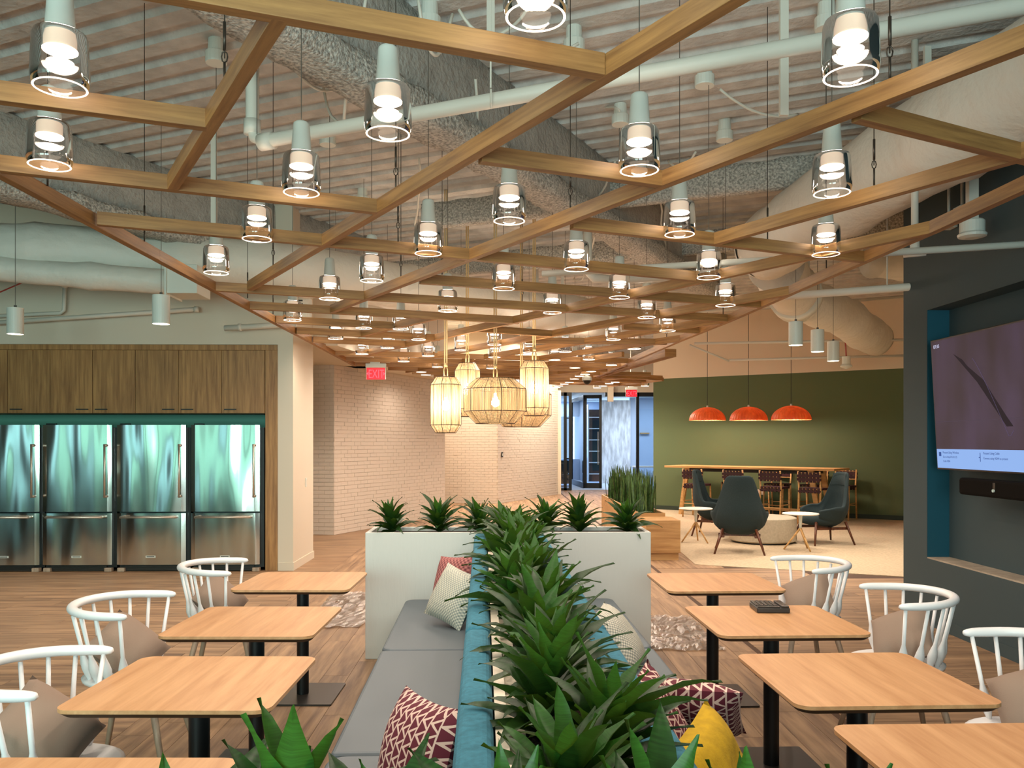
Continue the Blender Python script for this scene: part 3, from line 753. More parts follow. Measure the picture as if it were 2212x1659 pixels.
for i, (x0, y0, x1, y1_, lb) in enumerate(((1400, 682, 1958, 640, 'long thin white pipe crossing above the lounge, upper'), (1500, 742, 1958, 734, 'long thin white pipe across the beige wall, middle'), (1575, 778, 1958, 768, 'lowest thin white pipe across the beige wall near the green paint'))):
    YY = (15.2, 14.8, 15.6)[i]; a, b = P(x0, y0, Y=YY+.8), P(x1, y1_, Y=YY)
    pipe([a, b], .024, lb)
a, b = P(1490, 745, Y=16), P(1575, 780, Y=15.9)
pipe([a, b], .018, 'short slanting pipe on the beige wall left of the copper lamp cords')
def curvy(p0, p1, sag, n=12):
    out = []
    for i in range(n+1):
        t_ = i/n; q = Vector(p0).lerp(Vector(p1), t_); q.z -= sag*4*t_*(1-t_); q += Vector((noise.noise(q*2), noise.noise(q*2+Vector((9, 0, 0))), 0))*.06; out.append(q)
    return out
boxes = []
JB = [(467, 120), (928, 45), (1240, 95), (1522, 170), (1340, 255), (1565, 290), (708, 300), (1785, 45), (783, 430), (1900, 215)]
for i, (px, py) in enumerate(JB):
    q = P(px, py, z=4.5)
    t = thing('junction_box', 'round white junction box on the deck, %s from the left' % ordn[sorted(JB).index((px, py))], 'junction box', (q.x, q.y, 4.5), 0, 'round junction boxes on the deck')
    put('box_body', MB().lathe([(0, -.06), (.075, -.06), (.078, -.05), (.078, .02), (.06, .03), (.055, .14)], 18), 'metalw', t, smooth=False)
    boxes.append(q)
CL = [((775, 0), (700, 170), .55), ((905, 0), (985, 30), .3), ((1000, 25), (1150, 0), .2), ((1240, 90), (1060, 80), .1), ((1200, 430), (1340, 240), -.35), ((1030, 170), (1040, 310), .4),
      ((1330, 350), (1250, 420), .2), ((1500, 330), (1440, 350), .1), ((620, 130), (760, 170), .15), ((900, 560), (905, 340), .3), ((1450, 560), (1425, 420), .35), ((1240, 600), (1290, 480), .3),
      ((1560, 800), (1700, 640), .1), ((1450, 640), (1650, 655), .12), ((1720, 250), (1560, 190), .1)]
for i, (p0, p1, sg) in enumerate(CL):
    a = P(*p0, z=4.35); b = P(*p1, z=4.45)
    if (a-b).length > 6: b = a+(b-a).normalized()*3
    if max(a.y, b.y) > 17: continue
    t = thing('flexible_conduit', 'thin white flexible conduit looping under the deck near %s' % ('the top left sprinkler pipe', 'the top edge left of centre', 'the top edge at centre', 'the top centre boxes', 'the joint of the middle beams', 'the fluffy girder middle', 'the centre right beam crossing', 'the right pendants', 'the fluffy girder top', 'the central glass pendants', 'the right of the fluffy girder', 'the small elbow pipe', 'the upper beige wall', 'the lounge cylinder lights', 'the pipe at upper right')[i], 'conduit', a, 0, 'looping white conduits under the deck')
    put('tube', MB().tube([q-a for q in curvy(a, b, sg)], .011, 7), 'pipe', t, smooth=True)
for i, (px, py0, py1) in enumerate(((462, 300, 520), (1693, 0, 250), (2003, 20, 190), (1060, 0, 90), (1215, 600, 700), (1160, 600, 700), (948 if False else 1745, 640, 690))):
    Y = (8.0, 5.0, 6.3, 5.2, 13, 13.2, 12)[i]; q0, q1 = P(px, py0, Y=Y), P(px, py1, Y=Y)
    t = thing('hanging_channel', 'slim white vertical channel %s' % ('dropping beside the left kitchen duct', 'crossing behind the top right pendant', 'left of the big right duct', 'at the top edge holding the sprinkler pipe', 'above the right woven lantern', 'above the wide drum lantern', 'beside the flexible duct over the lounge')[i], 'hanger', (q1.x, q1.y, q1.z), 0, 'white vertical channels')
    put('channel', MB().cbox((0, 0, (ZD-q1.z)/2+.01), (.05, .03, ZD-q1.z+.02)), 'pipe', t)
# speaker/projector device beside the dark wall
q = P(2100, 515, Y=6.4)
t = thing('ceiling_speaker', 'white round ceiling device on a white conduit before the dark wall', 'device', (q.x, q.y, q.z))
put('body', MB().lathe([(.05, 0), (.10, .012), (.105, .03), (.09, .045), (.09, .13), (.08, .14), (0, .14)], 24, cap0=True), 'metalw', t, smooth=False)
put('conduit', MB().cbox((0, 0, .14+(ZD-q.z-.14)/2), (.075, .05, ZD-q.z-.14)), 'pipe', t)
for px, py, lb in ((1992, 478, 'left of the two small grey control boxes high on the dark wall'), (2024, 462, 'right of the two small grey control boxes high on the dark wall')):
    q = P(px, py, Y=6.9 if px < 2000 else 6.7); q.x = XW-.06
    t = thing('control_box', lb, 'control box', q)
    put('box_body', MB().cbox((0, 0, 0), (.09, .12, .12)), 'metalw', t, bevel=.006)
    put('sensor', MB().cbox((-.046, .01, 0), (.006, .03, .06)), 'edge', t)
    put('conduit', MB().tube([(0, 0, .06), (.01, .02, .2), (.02, .02, 1.5)], .012, 8), 'pipe', t)
# speakers on conduit among the beams
q = P(645, 632, z=3.6)
t = thing('hanging_speaker', 'white drum speaker with vertical grille slots behind the left lattice corner', 'speaker', (q.x, q.y, 3.25))
put('body', MB().lathe([(.0, 0), (.16, 0), (.17, .02), (.17, .26), (.1, .3), (.0, .3)], 24), 'metalw', t, smooth=False)
for k in range(5): put('slot', MB().box(-.09, .09, -.174, -.15, .05+k*.04, .065+k*.04), 'black', t)
put('conduit', MB().tube([(0, 0, .3), (0, 0, ZD-3.25)], .03, 8), 'pipe', t)
q = P(1268, 822, Y=16)
t = thing('dome_camera', 'small dark dome camera hanging beyond the lattice near the doors', 'camera', q)
put('housing', MB().lathe([(.09, 0), (.1, .03), (.08, .08), (.02, .1), (.015, .9)], 18), 'metalw', t, smooth=True)
put('dome', MB().lathe([(0, -.08), (.04, -.07), (.07, -.035), (.08, 0)], 18), 'tvb', t, smooth=True)
q = P(1828, 790, Y=14.5)
t = thing('emergency_light', 'small clear bell-shaped alarm device below the flexible duct', 'device', q)
put('body', MB().lathe([(0, -.06), (.03, -.05), (.1, -.02), (.1, 0), (.07, .03), (.07, .16), (0, .16)], 18), 'metalw', t)
put('cable', MB().tube([(0, 0, .16), (-.02, 0, .5)], .012, 6), 'redcable', t)

# cylinder downlights
cyl = None
for px, py, lb in ((33, 722, 'white cylinder downlight over the kitchen, at the left edge of the photo'), (348, 700, 'white cylinder downlight over the kitchen, the right one'),
                   (1719, 746, 'white cylinder downlight by the lounge, nearest of the three'), (1766, 760, 'white cylinder downlight by the lounge, middle of the three'), (1800, 780, 'white cylinder downlight by the lounge, farthest of the three')):
    zc = 2.74; q = P(px, py, z=zc)
    if not cyl:
        cyl = o = thing('cylinder_downlight', lb, 'ceiling light', q)
        put('housing', MB().lathe([(.076, 0), (.079, 0), (.079, .27), (0, .27)], 28), 'metalw', o, smooth=False)
        put('lens', MB().lathe([(0, .004), (.076, .002)], 24), 'lamp', o)
        put('cord', MB().tube([(0, 0, .27), (0, 0, ZD-zc+.02)], .003, 5).tube([(0, 0, .27), (0, 0, .30)], .014, 8), 'cord', o)
        CT = [(c, []) for c in kids(o)]
    else: dup(cyl, q, 0, lb, None, CT)
    lamp('downlight_and_fill_beam', 'SPOT', (q.x, q.y, zc-.01), 110, WARM2, .06, spot=120)
for x, y in ((-6.6, 8.2), (6.2, 12.2), (5.0, 14.0), (6.8, 10.2), (4.2, 12.6), (2.6, 19.5), (-4.6, 13.2)):  # extra fill spots with no housing, added to brighten kitchen, lounge and passage
    lamp('downlight_and_fill_beam', 'SPOT', (x, y, 2.9), 115, WARM2, .08, spot=130)

# copper dome lamps over the high table
cop = None
for px, py, w_, Y, lb in ((1528, 908, 76, 18.3, 'left copper-toned dome lamp over the high table'), (1617, 908, 78, 17.6, 'middle copper-toned dome lamp over the high table'), (1709, 907, 82, 16.9, 'right copper-toned dome lamp over the high table')):
    q = P(px, py, Y=Y)
    if not cop:
        rr = .39; cop = o = thing('dome_lamp', lb, 'pendant lamp', q, 0, 'dome lamps over the high table')
        put('dome', MB().lathe([(rr*math.cos(a_), .29*math.sin(a_)) for a_ in [k*PI/2/12 for k in range(12)]]+[(.02, .29)], 72, ridge=.014, nr=1), 'copper', o)
        put('cap', MB().lathe([(0, .33), (.02, .325), (.022, .285)], 12), 'metalw', o, smooth=True)
        put('cord', MB().tube([(0, 0, .32), (0, 0, ZD-q.z+.02)], .006, 6), 'black', o)
        put('bulb', MB().lathe([(0, .06), (.04, .08), (.05, .11), (.02, .17), (.02, .28)], 14), 'bulb', o, smooth=True)
        KT = [(c, []) for c in kids(o)]
    else: dup(cop, q, .6, lb, 'dome lamps over the high table', KT)
    lamp('dome_light', 'POINT', (q.x, q.y, q.z+.04), 34, WARM2, .08)

# exit signs
def exit_sign(q, w_, label):
    t = thing('exit_sign', label, 'sign', q); h_ = w_*.62
    put('panel', MB().box(-w_/2, w_/2, -.006, .006, 0, h_), 'redd', t)
    put('housing', MB().box(-w_/2-.01, w_/2+.01, -.035, .035, h_, h_+.07), 'metalw', t, bevel=.006)
    put('mount', MB().box(-.09, .06, -.03, .03, h_+.07, h_+.12).tube([(-.02, 0, h_+.12), (-.02, 0, ZD-q.z)], .012, 8), 'metalw', t)
    put('edge_trim', MB().box(-w_/2-.004, -w_/2+.004, -.008, .008, 0, h_).box(w_/2-.004, w_/2+.004, -.008, .008, 0, h_), 'metalw', t)
    tm = text_mesh('EXIT', h_*.98, 'red', t, 'lettering', (0, -.008, h_*.14), (PI/2, 0, 0))
    bx = [v.co.x for v in tm.data.vertices]; k = w_*.80/(max(bx)-min(bx)); tm.scale = (k, 1.05, 1); tm.location.x = -w_*.40
    put('chevron', MB().prism([(-.02, 0), (.012, .03), (.012, -.03)], 0, .003), 'red', t, (-w_/2+.022, -.007, h_/2), (PI/2, 0, 0))
    put('chevron', MB().prism([(.02, 0), (-.012, .03), (-.012, -.03)], 0, .003), 'red', t, (w_/2-.022, -.007, h_/2), (PI/2, 0, 0))
q = P(812, 820, Y=13.6); exit_sign(q, .31, 'red EXIT sign hanging in front of the long white brick wall')
q = P(1364, 857, Y=24.5); exit_sign(q, .33, 'red EXIT sign before the glass front beside the green wall')

# ---------------------------------------------------------------- kitchen
zc0, zc1 = 1.99, 2.79
ed = [XA(p, YK) for p in (-170, -78, 16, 108, 199.6, 292, 385, 478, 572)]
cabs = [(0, 2, 'oak wall cabinet partly cut by the left edge of the photo'), (2, 4, 'two-door oak wall cabinet above the two leftmost refrigerators'), (4, 6, 'two-door oak wall cabinet centred above the gap of the middle refrigerators'), (6, 8, 'two-door oak wall cabinet next to the tall oak end panel')]
for i0, i1, lb in cabs:
    x0, x1 = ed[i0], ed[i1]; t = thing('wall_cabinet', lb, 'cabinet', ((x0+x1)/2, YK, zc0))
    c = (x0+x1)/2
    put('carcass', MB().box(x0-c+.002, x1-c-.002, .025, .62, 0, zc1-zc0), 'oak', t)
    for k in range(i0, i1):
        a_, b_ = ed[k]-c+.003, ed[k+1]-c-.003
        d = put('door', MB().box(0, b_-a_, 0, .022, .003, zc1-zc0-.003), 'oak', t, (a_, 0, 0), bevel=.0015)
        w_ = b_-a_; right = (k % 2 == 1) if k < 8 else False
        right = {0: False, 1: False, 2: False, 3: True, 4: False, 5: True, 6: False, 7: False}[k]
        hx = w_-.19 if right else .04
        put('handle', MB().box(hx, hx+.15, -.028, -.018, .042, .056).box(hx+.01, hx+.02, -.02, .002, .045, .053).box(hx+.13, hx+.14, -.02, .002, .045, .053), 'black', d)
t = thing('oak_surround', 'oak head rail and tall end panel framing the refrigerators', 'cabinet panel', (-3, YK, 0))
put('head_rail', MB().box(-5, xr+3, -.0, .6, zc1, 2.858), 'oak', t, bevel=.002)
put('end_panel', MB().box(XA(573, YK)+3, xr+3-.002, .0, .7, 0, zc1), 'oak', t, bevel=.002)
fx = [(413, 560, 'stainless bottom-freezer refrigerator at the right end of the row'), (252, 400, 'stainless refrigerator second from the right, with a bright streak reflection'), (95, 240, 'stainless refrigerator third from the right, second from the photo left'), (-70, 83, 'stainless refrigerator cut off by the left edge of the photo')]
YF = 10.5; fw_ = .857; zt = 1.84
fz = None
for a_, b_, lb in fx:
    xc = XA(b_, YF)-fw_/2
    if not fz:
        fz = t = thing('refrigerator', lb, 'refrigerator', (xc, YF, 0))
        put('cabinet_body', MB().box(-fw_/2+.012, fw_/2+.04, .075, .72, .05, zt-.03), 'black', t)
        def bowed(x0, x1, z0, z1):
            m = MB(); n = 16; k = 0; vs = []; fs = []
            for j, z in enumerate((z0, z1)):
                for i in range(n+1):
                    u = i/n; vs.append((x0+(x1-x0)*u, .012*(2*u-1)**2*1.0+(.01 if i in (0, n) else 0), z))
            for i in range(n): fs.append((i, i+1, n+2+i, n+1+i))
            m.add(vs, fs)
            m.add([(x0, .022, z0), (x0, .075, z0), (x0, .075, z1), (x0, .022, z1), (x1, .022, z0), (x1, .075, z0), (x1, .075, z1), (x1, .022, z1)], [(0, 3, 2, 1), (4, 5, 6, 7), (3, 7, 6, 2), (0, 1, 5, 4)])
            m.add([(x0+(x1-x0)*i/n, .012*(2*i/n-1)**2+(.01 if i in (0, n) else 0), z0) for i in range(n+1)]+[(x1, .075, z0), (x0, .075, z0)], [tuple(range(n+3))])
            return m
        d = put('door', bowed(-fw_/2, fw_/2, .755, zt), 'steel', t)
        put('handle', MB().tube([(fw_/2-.055, -.06, .935), (fw_/2-.055, -.06, 1.60)], .013, 12).tube([(fw_/2-.055, .01, .95), (fw_/2-.055, -.06, .95)], .017, 10).tube([(fw_/2-.055, .01, 1.585), (fw_/2-.055, -.06, 1.585)], .017, 10), 'knob', d, smooth=True)
        d = put('freezer_drawer', bowed(-fw_/2, fw_/2, .09, .735), 'steel', t)
        put('handle', MB().tube([(-.36, -.06, .69), (.33, -.06, .69)], .013, 12).tube([(-.345, .01, .69), (-.345, -.06, .69)], .017, 10).tube([(.315, .01, .69), (.315, -.06, .69)], .017, 10), 'knob', d, smooth=True)
        put('badge', MB().box(-.06, .06, -.006, .004, .18, .205), 'metalw', d)
        put('badge_print', MB().box(-.048, .048, -.0075, -.006, .188, .197), 'plate', d)
        put('kick_grille', bars(MB(), [(-fw_/2+.08, fw_/2-.08, .06, .09, .01, .075)]+[(-fw_/2+.08, fw_/2-.08, .05, .06, .015+k*.02, .025+k*.02) for k in range(3)]), 'plate', t)
        for s_ in (-1, 1): put('foot', MB().cbox((s_*(fw_/2-.05), .05, .025), (.09, .08, .05)), 'greyleg', t, bevel=.008)
        put('hinge', MB().cbox((-fw_/2+.09, .06, zt+.01), (.12, .05, .02)), 'black', t, bevel=.004)
        FT = [(c, kids(c)) for c in kids(t)]
    else: dup(fz, (xc, YF, 0), 0, lb, 'stainless refrigerators under the oak cabinets', FT)
fz['group'] = 'stainless refrigerators under the oak cabinets'
q = P(655, 1042, Y=11.3)
t = thing('wall_switch', 'white switch plate on the side face of the pillar', 'switch', (xp+.005, 11.3, q.z)); put('plate', MB().cbox((0, 0, 0), (.01, .08, .12)), 'metalw', t, bevel=.002); put('toggle', MB().cbox((.007, 0, 0), (.008, .02, .05)), 'ctile', t)
q = P(1084, 982, Y=22.4)
t = thing('wall_switch', 'small steel switch plate on the far right brick wall', 'switch', (q.x, 22.1+(q.x)*2.07-.02, q.z), math.atan2(3.9, 1.88)); put('plate', MB().cbox((0, -.012, 0), (.09, .012, .14)), 'steelc', t, bevel=.002); put('toggle', MB().cbox((0, -.02, 0), (.03, .008, .06)), 'metalw', t)

# ---------------------------------------------------------------- screen and sound bar
ty0, ty1 = 7.14, 5.17; tz0, tz1 = 1.39, 2.50; W_, H_ = ty0-ty1, tz1-tz0
t = thing('television', 'large wall screen in the dark recess showing a purple picture and a pale blue bar', 'television', (3.80, ty0, tz0))
# local: x -> along wall towards the camera, y -> into the wall, z up; leaning out at the top
t.rotation_euler = Matrix.Rotation(-PI/2, 3, 'Z').to_euler(); t.rotation_euler[0] = 0
tilt = math.atan(.06/H_)
t.rotation_mode = 'XYZ'; t.rotation_euler = (Matrix.Rotation(-PI/2, 3, 'Z') @ Matrix.Rotation(tilt, 3, 'X')).to_euler()
put('bezel', MB().box(0, W_, .0, .05, 0, H_), 'tvb', t, bevel=.004)
scm, tt, bb = nt('screen picture')
tc = tt.nodes.new('ShaderNodeTexCoord'); nz = tt.nodes.new('ShaderNodeTexNoise'); nz.inputs['Scale'].default_value = 3
mp = tt.nodes.new('ShaderNodeMapping'); mp.inputs['Scale'].default_value = (1, 1, .4); L(tt, tc.outputs['Object'], mp.inputs['Vector']); L(tt, mp.outputs[0], nz.inputs['Vector'])
rp = tt.nodes.new('ShaderNodeValToRGB'); rp.color_ramp.elements[0].color = srgb('#4b3b3c'); rp.color_ramp.elements[1].color = srgb('#5e4c60'); rp.color_ramp.elements[0].position = .3; rp.color_ramp.elements[1].position = .7
L(tt, nz.outputs['Fac'], rp.inputs[0]); bb.inputs['Base Color'].default_value = (.01, .01, .01, 1); bb.inputs['Roughness'].default_value = .6; bb.inputs['Specular IOR Level'].default_value = .15
L(tt, rp.outputs[0], bb.inputs['Emission Color']); bb.inputs['Emission Strength'].default_value = .55
put('picture', MB().box(.014, W_-.014, -.002, .001, .175, H_-.014), scm, t)
put('picture_horizon', MB().box(.02, W_-.02, -.0032, -.0024, .405, .409), emitter('horizon line', '#6a5a66', .55), t)
put('picture_streak', MB().prism([(.35, .86), (.48, .80), (1.02, .25), (1.1, .25), (1.02, .33), (.75, .62)], 0, .0008), emitter('diagonal shape', '#43383a', .55), t, (0, -.0027, .1), (PI/2, 0, 0))
put('picture_arc', MB().tube([(.62+.42*u, -.004, .78-.62*u**1.15) for u in [k/10 for k in range(11)]]+[(1.07, -.004, .165), (1.1, -.004, .2)], .0016, 5), emitter('arc', '#6e6080', .6), t, (0, 0, .12))
put('caption_bar', MB().box(.014, W_-.014, -.002, .001, .014, .175), 'bar', t)
for (s_, x, z, sz, mm) in (('Present Using Wireless', .11, .138, .026, 'txt'), ('Go to http://10.10.125', .11, .102, .024, 'txt'), ('Code 4304', .11, .066, .024, 'txt'),
                       ('Present Using Cable', .70, .138, .026, 'txt'), ('Connect using HDMI to present', .70, .10, .024, 'txt'), ('07:35', .05, H_-.075, .042, 'txtw')):
    text_mesh(s_, sz, mm, t, 'screen_text', (x, -.0035, z), (PI/2, 0, 0), .0003)
put('icon', MB().box(.05, .085, -.004, -.003, .115, .15).box(.655, .662, -.004, -.003, .08, .15).box(.64, .655, -.004, -.003, .11, .116), 'txt', t)
sy0, sy1 = 6.74, 5.72; zb = 1.20
t = thing('sound_bar', 'black camera sound bar mounted just below the wall screen', 'sound bar', (3.80, (sy0+sy1)/2, zb))
put('body', MB().prism(rrect(.10, sy0-sy1, .045), 0, .135), 'barblk', t, bevel=.02)
put('lens', MB().lathe([(0, 0), (.012, .0), (.012, .01)], 14), 'metalw', t, (-.053, .0, .055), (0, -PI/2, 0))
put('camera_window', MB().cbox((-.051, 0, .09), (.004, .03, .05)), 'plate', t)
put('bracket', MB().cbox((.10, 0, .07), (.12, .3, .06)), 'black', t)

# ---------------------------------------------------------------- high table, stools, lounge
gperp = gn
tc0 = Vector((3.62, 18.6)); tA = Vector((XA(1436, 18.9), 18.9)); tB = Vector((XA(1803, 16.35), 16.35))
dT = (tB-tA); LT = dT.length; angT = math.atan2(dT.y, dT.x); cT = (tA+tB)/2
ZT = 1.10
t = thing('high_table', 'long oak standing-height table before the green wall', 'table', (cT.x, cT.y, 0), angT)
put('tabletop', MB().box(-LT/2, LT/2, -.02, .85, ZT-.045, ZT), 'tall', t, bevel=.004)
for sx in (-1, 1):
    for y in (.08, .72):
        x0 = sx*(LT/2-.52); put('leg', MB().add([(x0-.06, y, ZT-.045), (x0+.06, y, ZT-.045), (x0+.06, y+.06, ZT-.045), (x0-.06, y+.06, ZT-.045), (x0+sx*.18-.04, y, 0), (x0+sx*.18+.04, y, 0), (x0+sx*.18+.04, y+.06, 0), (x0+sx*.18-.04, y+.06, 0)], [(0, 3, 2, 1), (4, 5, 6, 7), (0, 1, 5, 4), (1, 2, 6, 5), (2, 3, 7, 6), (3, 0, 4, 7)]), 'tall', t, bevel=.004)
put('foot_rail', MB().box(-LT/2+.5, LT/2-.5, .38, .44, .18, .24), 'tall', t, bevel=.003)
put('apron', MB().box(-LT/2+.5, LT/2-.5, .10, .72, ZT-.12, ZT-.045), 'black', t)
stool = None
def table_pt(u, v):
    c, s_ = math.cos(angT), math.sin(angT); return Vector((cT.x+u*c-v*s_, cT.y+u*s_+v*c, 0))
def make_stool(loc, rz, lb, gp):
    t = thing('bar_stool', lb, 'stool', loc, rz, gp)
    w2, d2 = .215, .2; zs = .72; zb = 1.05          # back towards -y
    for sx in (-1, 1):
        put('back_post', MB().tube([(sx*w2, -d2-.06, 0), (sx*w2, -d2, zs), (sx*w2, -d2-.05, zb)], .018, 8), 'tall', t, smooth=True)
        put('front_leg', MB().tube([(sx*w2, d2+.04, 0), (sx*w2, d2, zs)], .018, 8), 'tall', t, smooth=True)
    put('foot_rail', MB().tube([(-w2, d2+.03, .25), (w2, d2+.03, .25)], .013, 6).tube([(-w2, -d2-.04, .3), (w2, -d2-.04, .3)], .012, 6).tube([(-w2, -d2-.03, .35), (-w2, d2+.02, .35)], .012, 6).tube([(w2, -d2-.03, .35), (w2, d2+.02, .35)], .012, 6), 'tall', t)
    put('back_rod', MB().tube([(-w2, -d2-.048, zb-.03), (w2, -d2-.048, zb-.03)], .012, 6).tube([(-w2, -d2-.02, zb-.2), (w2, -d2-.02, zb-.2)], .012, 6).tube([(-w2, -d2, zs-.02), (w2, -d2, zs-.02)], .014, 6).tube([(-w2, d2, zs-.02), (w2, d2, zs-.02)], .014, 6), 'tall', t)
    mb = MB()
    for k in range(6):
        x = -w2+.035+k*(2*w2-.07)/5; mb.cbox((x, -d2-.052, zb-.115), (.048, .028, .2)); mb.cbox((x, -.0, zs-.02), (.05, 2*d2+.05, .034)); mb.cbox((x, -d2-.018, zs-.045), (.046, .03, .1))
    put('vertical_straps', mb, 'webb', t)
    mb = MB()
    for k in range(2): mb.cbox((0, -d2-.05+k*.004, zb-.085-k*.07), (2*w2+.04, .042, .05))
    for k in range(6): mb.cbox((0, -d2+.03+k*.068, zs-.018), (2*w2+.035, .046, .05) if False else (2*w2+.035, .05, .044))
    mb.cbox((0, -d2-.016, zs-.06), (2*w2+.02, .04, .03))
    put('cross_straps', mb, 'webb', t)
    return t
us = []
stl = ['bar stool at the left end of the high table, behind the far armchair', 'bar stool left of centre on the near side of the high table', 'bar stool at the middle of the near side of the high table', 'bar stool on the near side beside the right table leg']
k_ = 0
for px, lb in ((1508, stl[0]), (1597, stl[1]), (1677, stl[2]), (1762, stl[3])):
    # intersection of the sight column with the line v = -.3
    best = min([i*.01 for i in range(-260, 261)], key=lambda u: abs(1075+1800*table_pt(u, -.2).x/table_pt(u, -.2).y-px))
    p = table_pt(best, -.2); us.append(best)
    if stool is None: stool = make_stool(p, angT+.05, lb, 'webbed bar stools at the high table'); ST = [(c, []) for c in kids(stool)]
    else: dup(stool, p, angT+random.uniform(-.08, .1), lb, 'webbed bar stools at the high table', ST)
for k, u in enumerate((us[0]+.25, us[1]+.3, us[2]+.3, us[3]+.1)):
    dup(stool, table_pt(u, 1.1), angT+PI, ['bar stool on the wall side of the high table, leftmost', 'bar stool on the wall side, second from left', 'bar stool on the wall side, third from left', 'bar stool on the wall side whose back shows past the right table end'][k], 'webbed bar stools at the high table', ST)
q = P(1677, 1068, Y=18.0); 
t = thing('wall_outlet', 'white outlet plate low on the green wall behind the stools', 'outlet', (ga+gdir*2.55+gn*.006).to_3d()+Vector((0, 0, .5)), math.atan2(gdir.y, gdir.x)); put('plate', MB().cbox((0, 0, 0), (.2, .012, .12)), 'ctile', t, bevel=.003)

def armchair(loc, rz, lb):
    t = thing('lounge_armchair', lb, 'armchair', loc, rz, 'charcoal high-back armchairs')
    # opens towards +y
    nu, nv = 26, 14; vs = []; fs = []
    def lin(tab, z):
        for (a0, b0), (a1, b1) in zip(tab, tab[1:]):
            if z <= a1: return b0+(b1-b0)*max(0, (z-a0))/(a1-a0)
        return tab[-1][1]
    for i in range(nu+1):
        th = (-1+2*i/nu)*2.3
        k = max(0, 1-abs(th)/1.15); k = min(1, k*2.3); k = k*k*(3-2*k); top = .60+.54*k
        top -= .10*max(0, (abs(th)-1.5)/.8)
        for j in range(nv+1):
            v = j/nv; z = .27+(top-.27)*v
            rx = lin([(.27, .10), (.32, .24), (.40, .34), (.55, .395), (.68, .37), (.85, .325), (1.0, .31), (1.14, .285)], z)
            ry = lin([(.27, .10), (.32, .22), (.40, .31), (.55, .35), (.68, .34), (.85, .31), (1.0, .30), (1.14, .28)], z)
            lean = -.16*max(0, z-.45)
            zf = z+.04*max(0, (abs(th)-1.2))
            vs.append((math.sin(th)*rx, -math.cos(th)*ry+lean+.02, zf))
    for i in range(nu):
        for j in range(nv): a0 = i*(nv+1)+j; fs.append((a0, a0+nv+1, a0+nv+2, a0+1))
    o = put('shell', MB().add(vs, fs), 'arm', t, smooth=True)
    s_ = o.modifiers.new('t', 'SOLIDIFY'); s_.thickness = .055; s_.offset = 0
    o.modifiers.new('s', 'SUBSURF').levels = 1; o.modifiers['s'].render_levels = 1
    put('seat_cushion', MB().lathe([(0, .30), (.2, .30), (.30, .33), (.325, .38), (.31, .44), (.2, .455), (0, .46)], 28), 'arm', t, smooth=True, loc=(0, .05, 0), scale=(1, 1.02, 1))
    hv = []; hf = []
    for i in range(9):
        th = -.72+1.44*i/8
        for j in range(5):
            z = .93+.185*j/4; e = .012+.022*math.sin(PI*j/4)*math.sin(PI*i/8)
            hv.append((math.sin(th)*(.295-e), -math.cos(th)*(.295-e)-.16*(z-.45)+.035, z))
    for i in range(8):
        for j in range(4): a0 = i*5+j; hf.append((a0, a0+1, a0+6, a0+5))
    put('headrest', MB().add(hv, hf), 'arm', t, smooth=True)
    put('underframe', MB().box(-.30, .30, -.02, .02, .235, .275).box(-.25, -.21, -.27, .27, .235, .275).box(.21, .25, -.27, .27, .235, .275), 'walnut', t, bevel=.004)
    for sx in (-1, 1):
        for sy in (-1, 1): put('leg', MB().tube([(sx*.23, sy*.25, .36), (sx*.35, sy*.34, 0)], [.022, .014], 10), 'walnut', t, smooth=True)
    return t
q = P(1600, 1194, z=0)
armchair((XA(1597, 12.25), 12.25, .006), -.28, 'charcoal armchair nearest the camera, seen from behind, beside the stone drum')
armchair((XA(1545, 14.5), 14.5, .006), -2.0, 'charcoal armchair at the left, partly behind the nearest armchair')
armchair((XA(1778, 13.3), 13.3, .006), 1.72, 'charcoal armchair at the right, turned sideways towards the stone drum')
x_, y_ = XA(1647, 13.5), 13.5
t = thing('drum_table', 'low round pale stone drum table between the armchairs', 'table', (x_, y_, 0))
put('drum', MB().lathe([(0, .42), (.50, .42), (.53, .405), (.53, .05), (.5, .03)], 48), 'stone', t, smooth=False)
put('plinth', MB().lathe([(.48, .04), (.48, .006)], 48), 'black', t)
def side_table(loc, rz, lb):
    t = thing('side_table', lb, 'side table', loc, rz, 'small round white side tables')
    put('top', MB().lathe([(0, .555), (.255, .555), (.27, .548), (.262, .535), (0, .53)], 36), 'ctile', t, smooth=True)
    put('stem', MB().tube([(0, 0, .53), (0, 0, .30)], [.03, .017], 12), 'metalw', t, smooth=True)
    for k in range(3):
        a_ = k*2*PI/3; put('leg', MB().tube([(0, 0, .33), (.24*math.cos(a_), .24*math.sin(a_), .004)], [.017, .011], 10), 'tall', t, smooth=True)
side_table((XA(1729, 12.45), 12.45, .006), -1.3, 'round white side table with slim wood legs right of the stone drum')
side_table((XA(1503, 13.45), 13.45, .006), -.9, 'round white side table with slim wood legs left behind the nearest armchair')
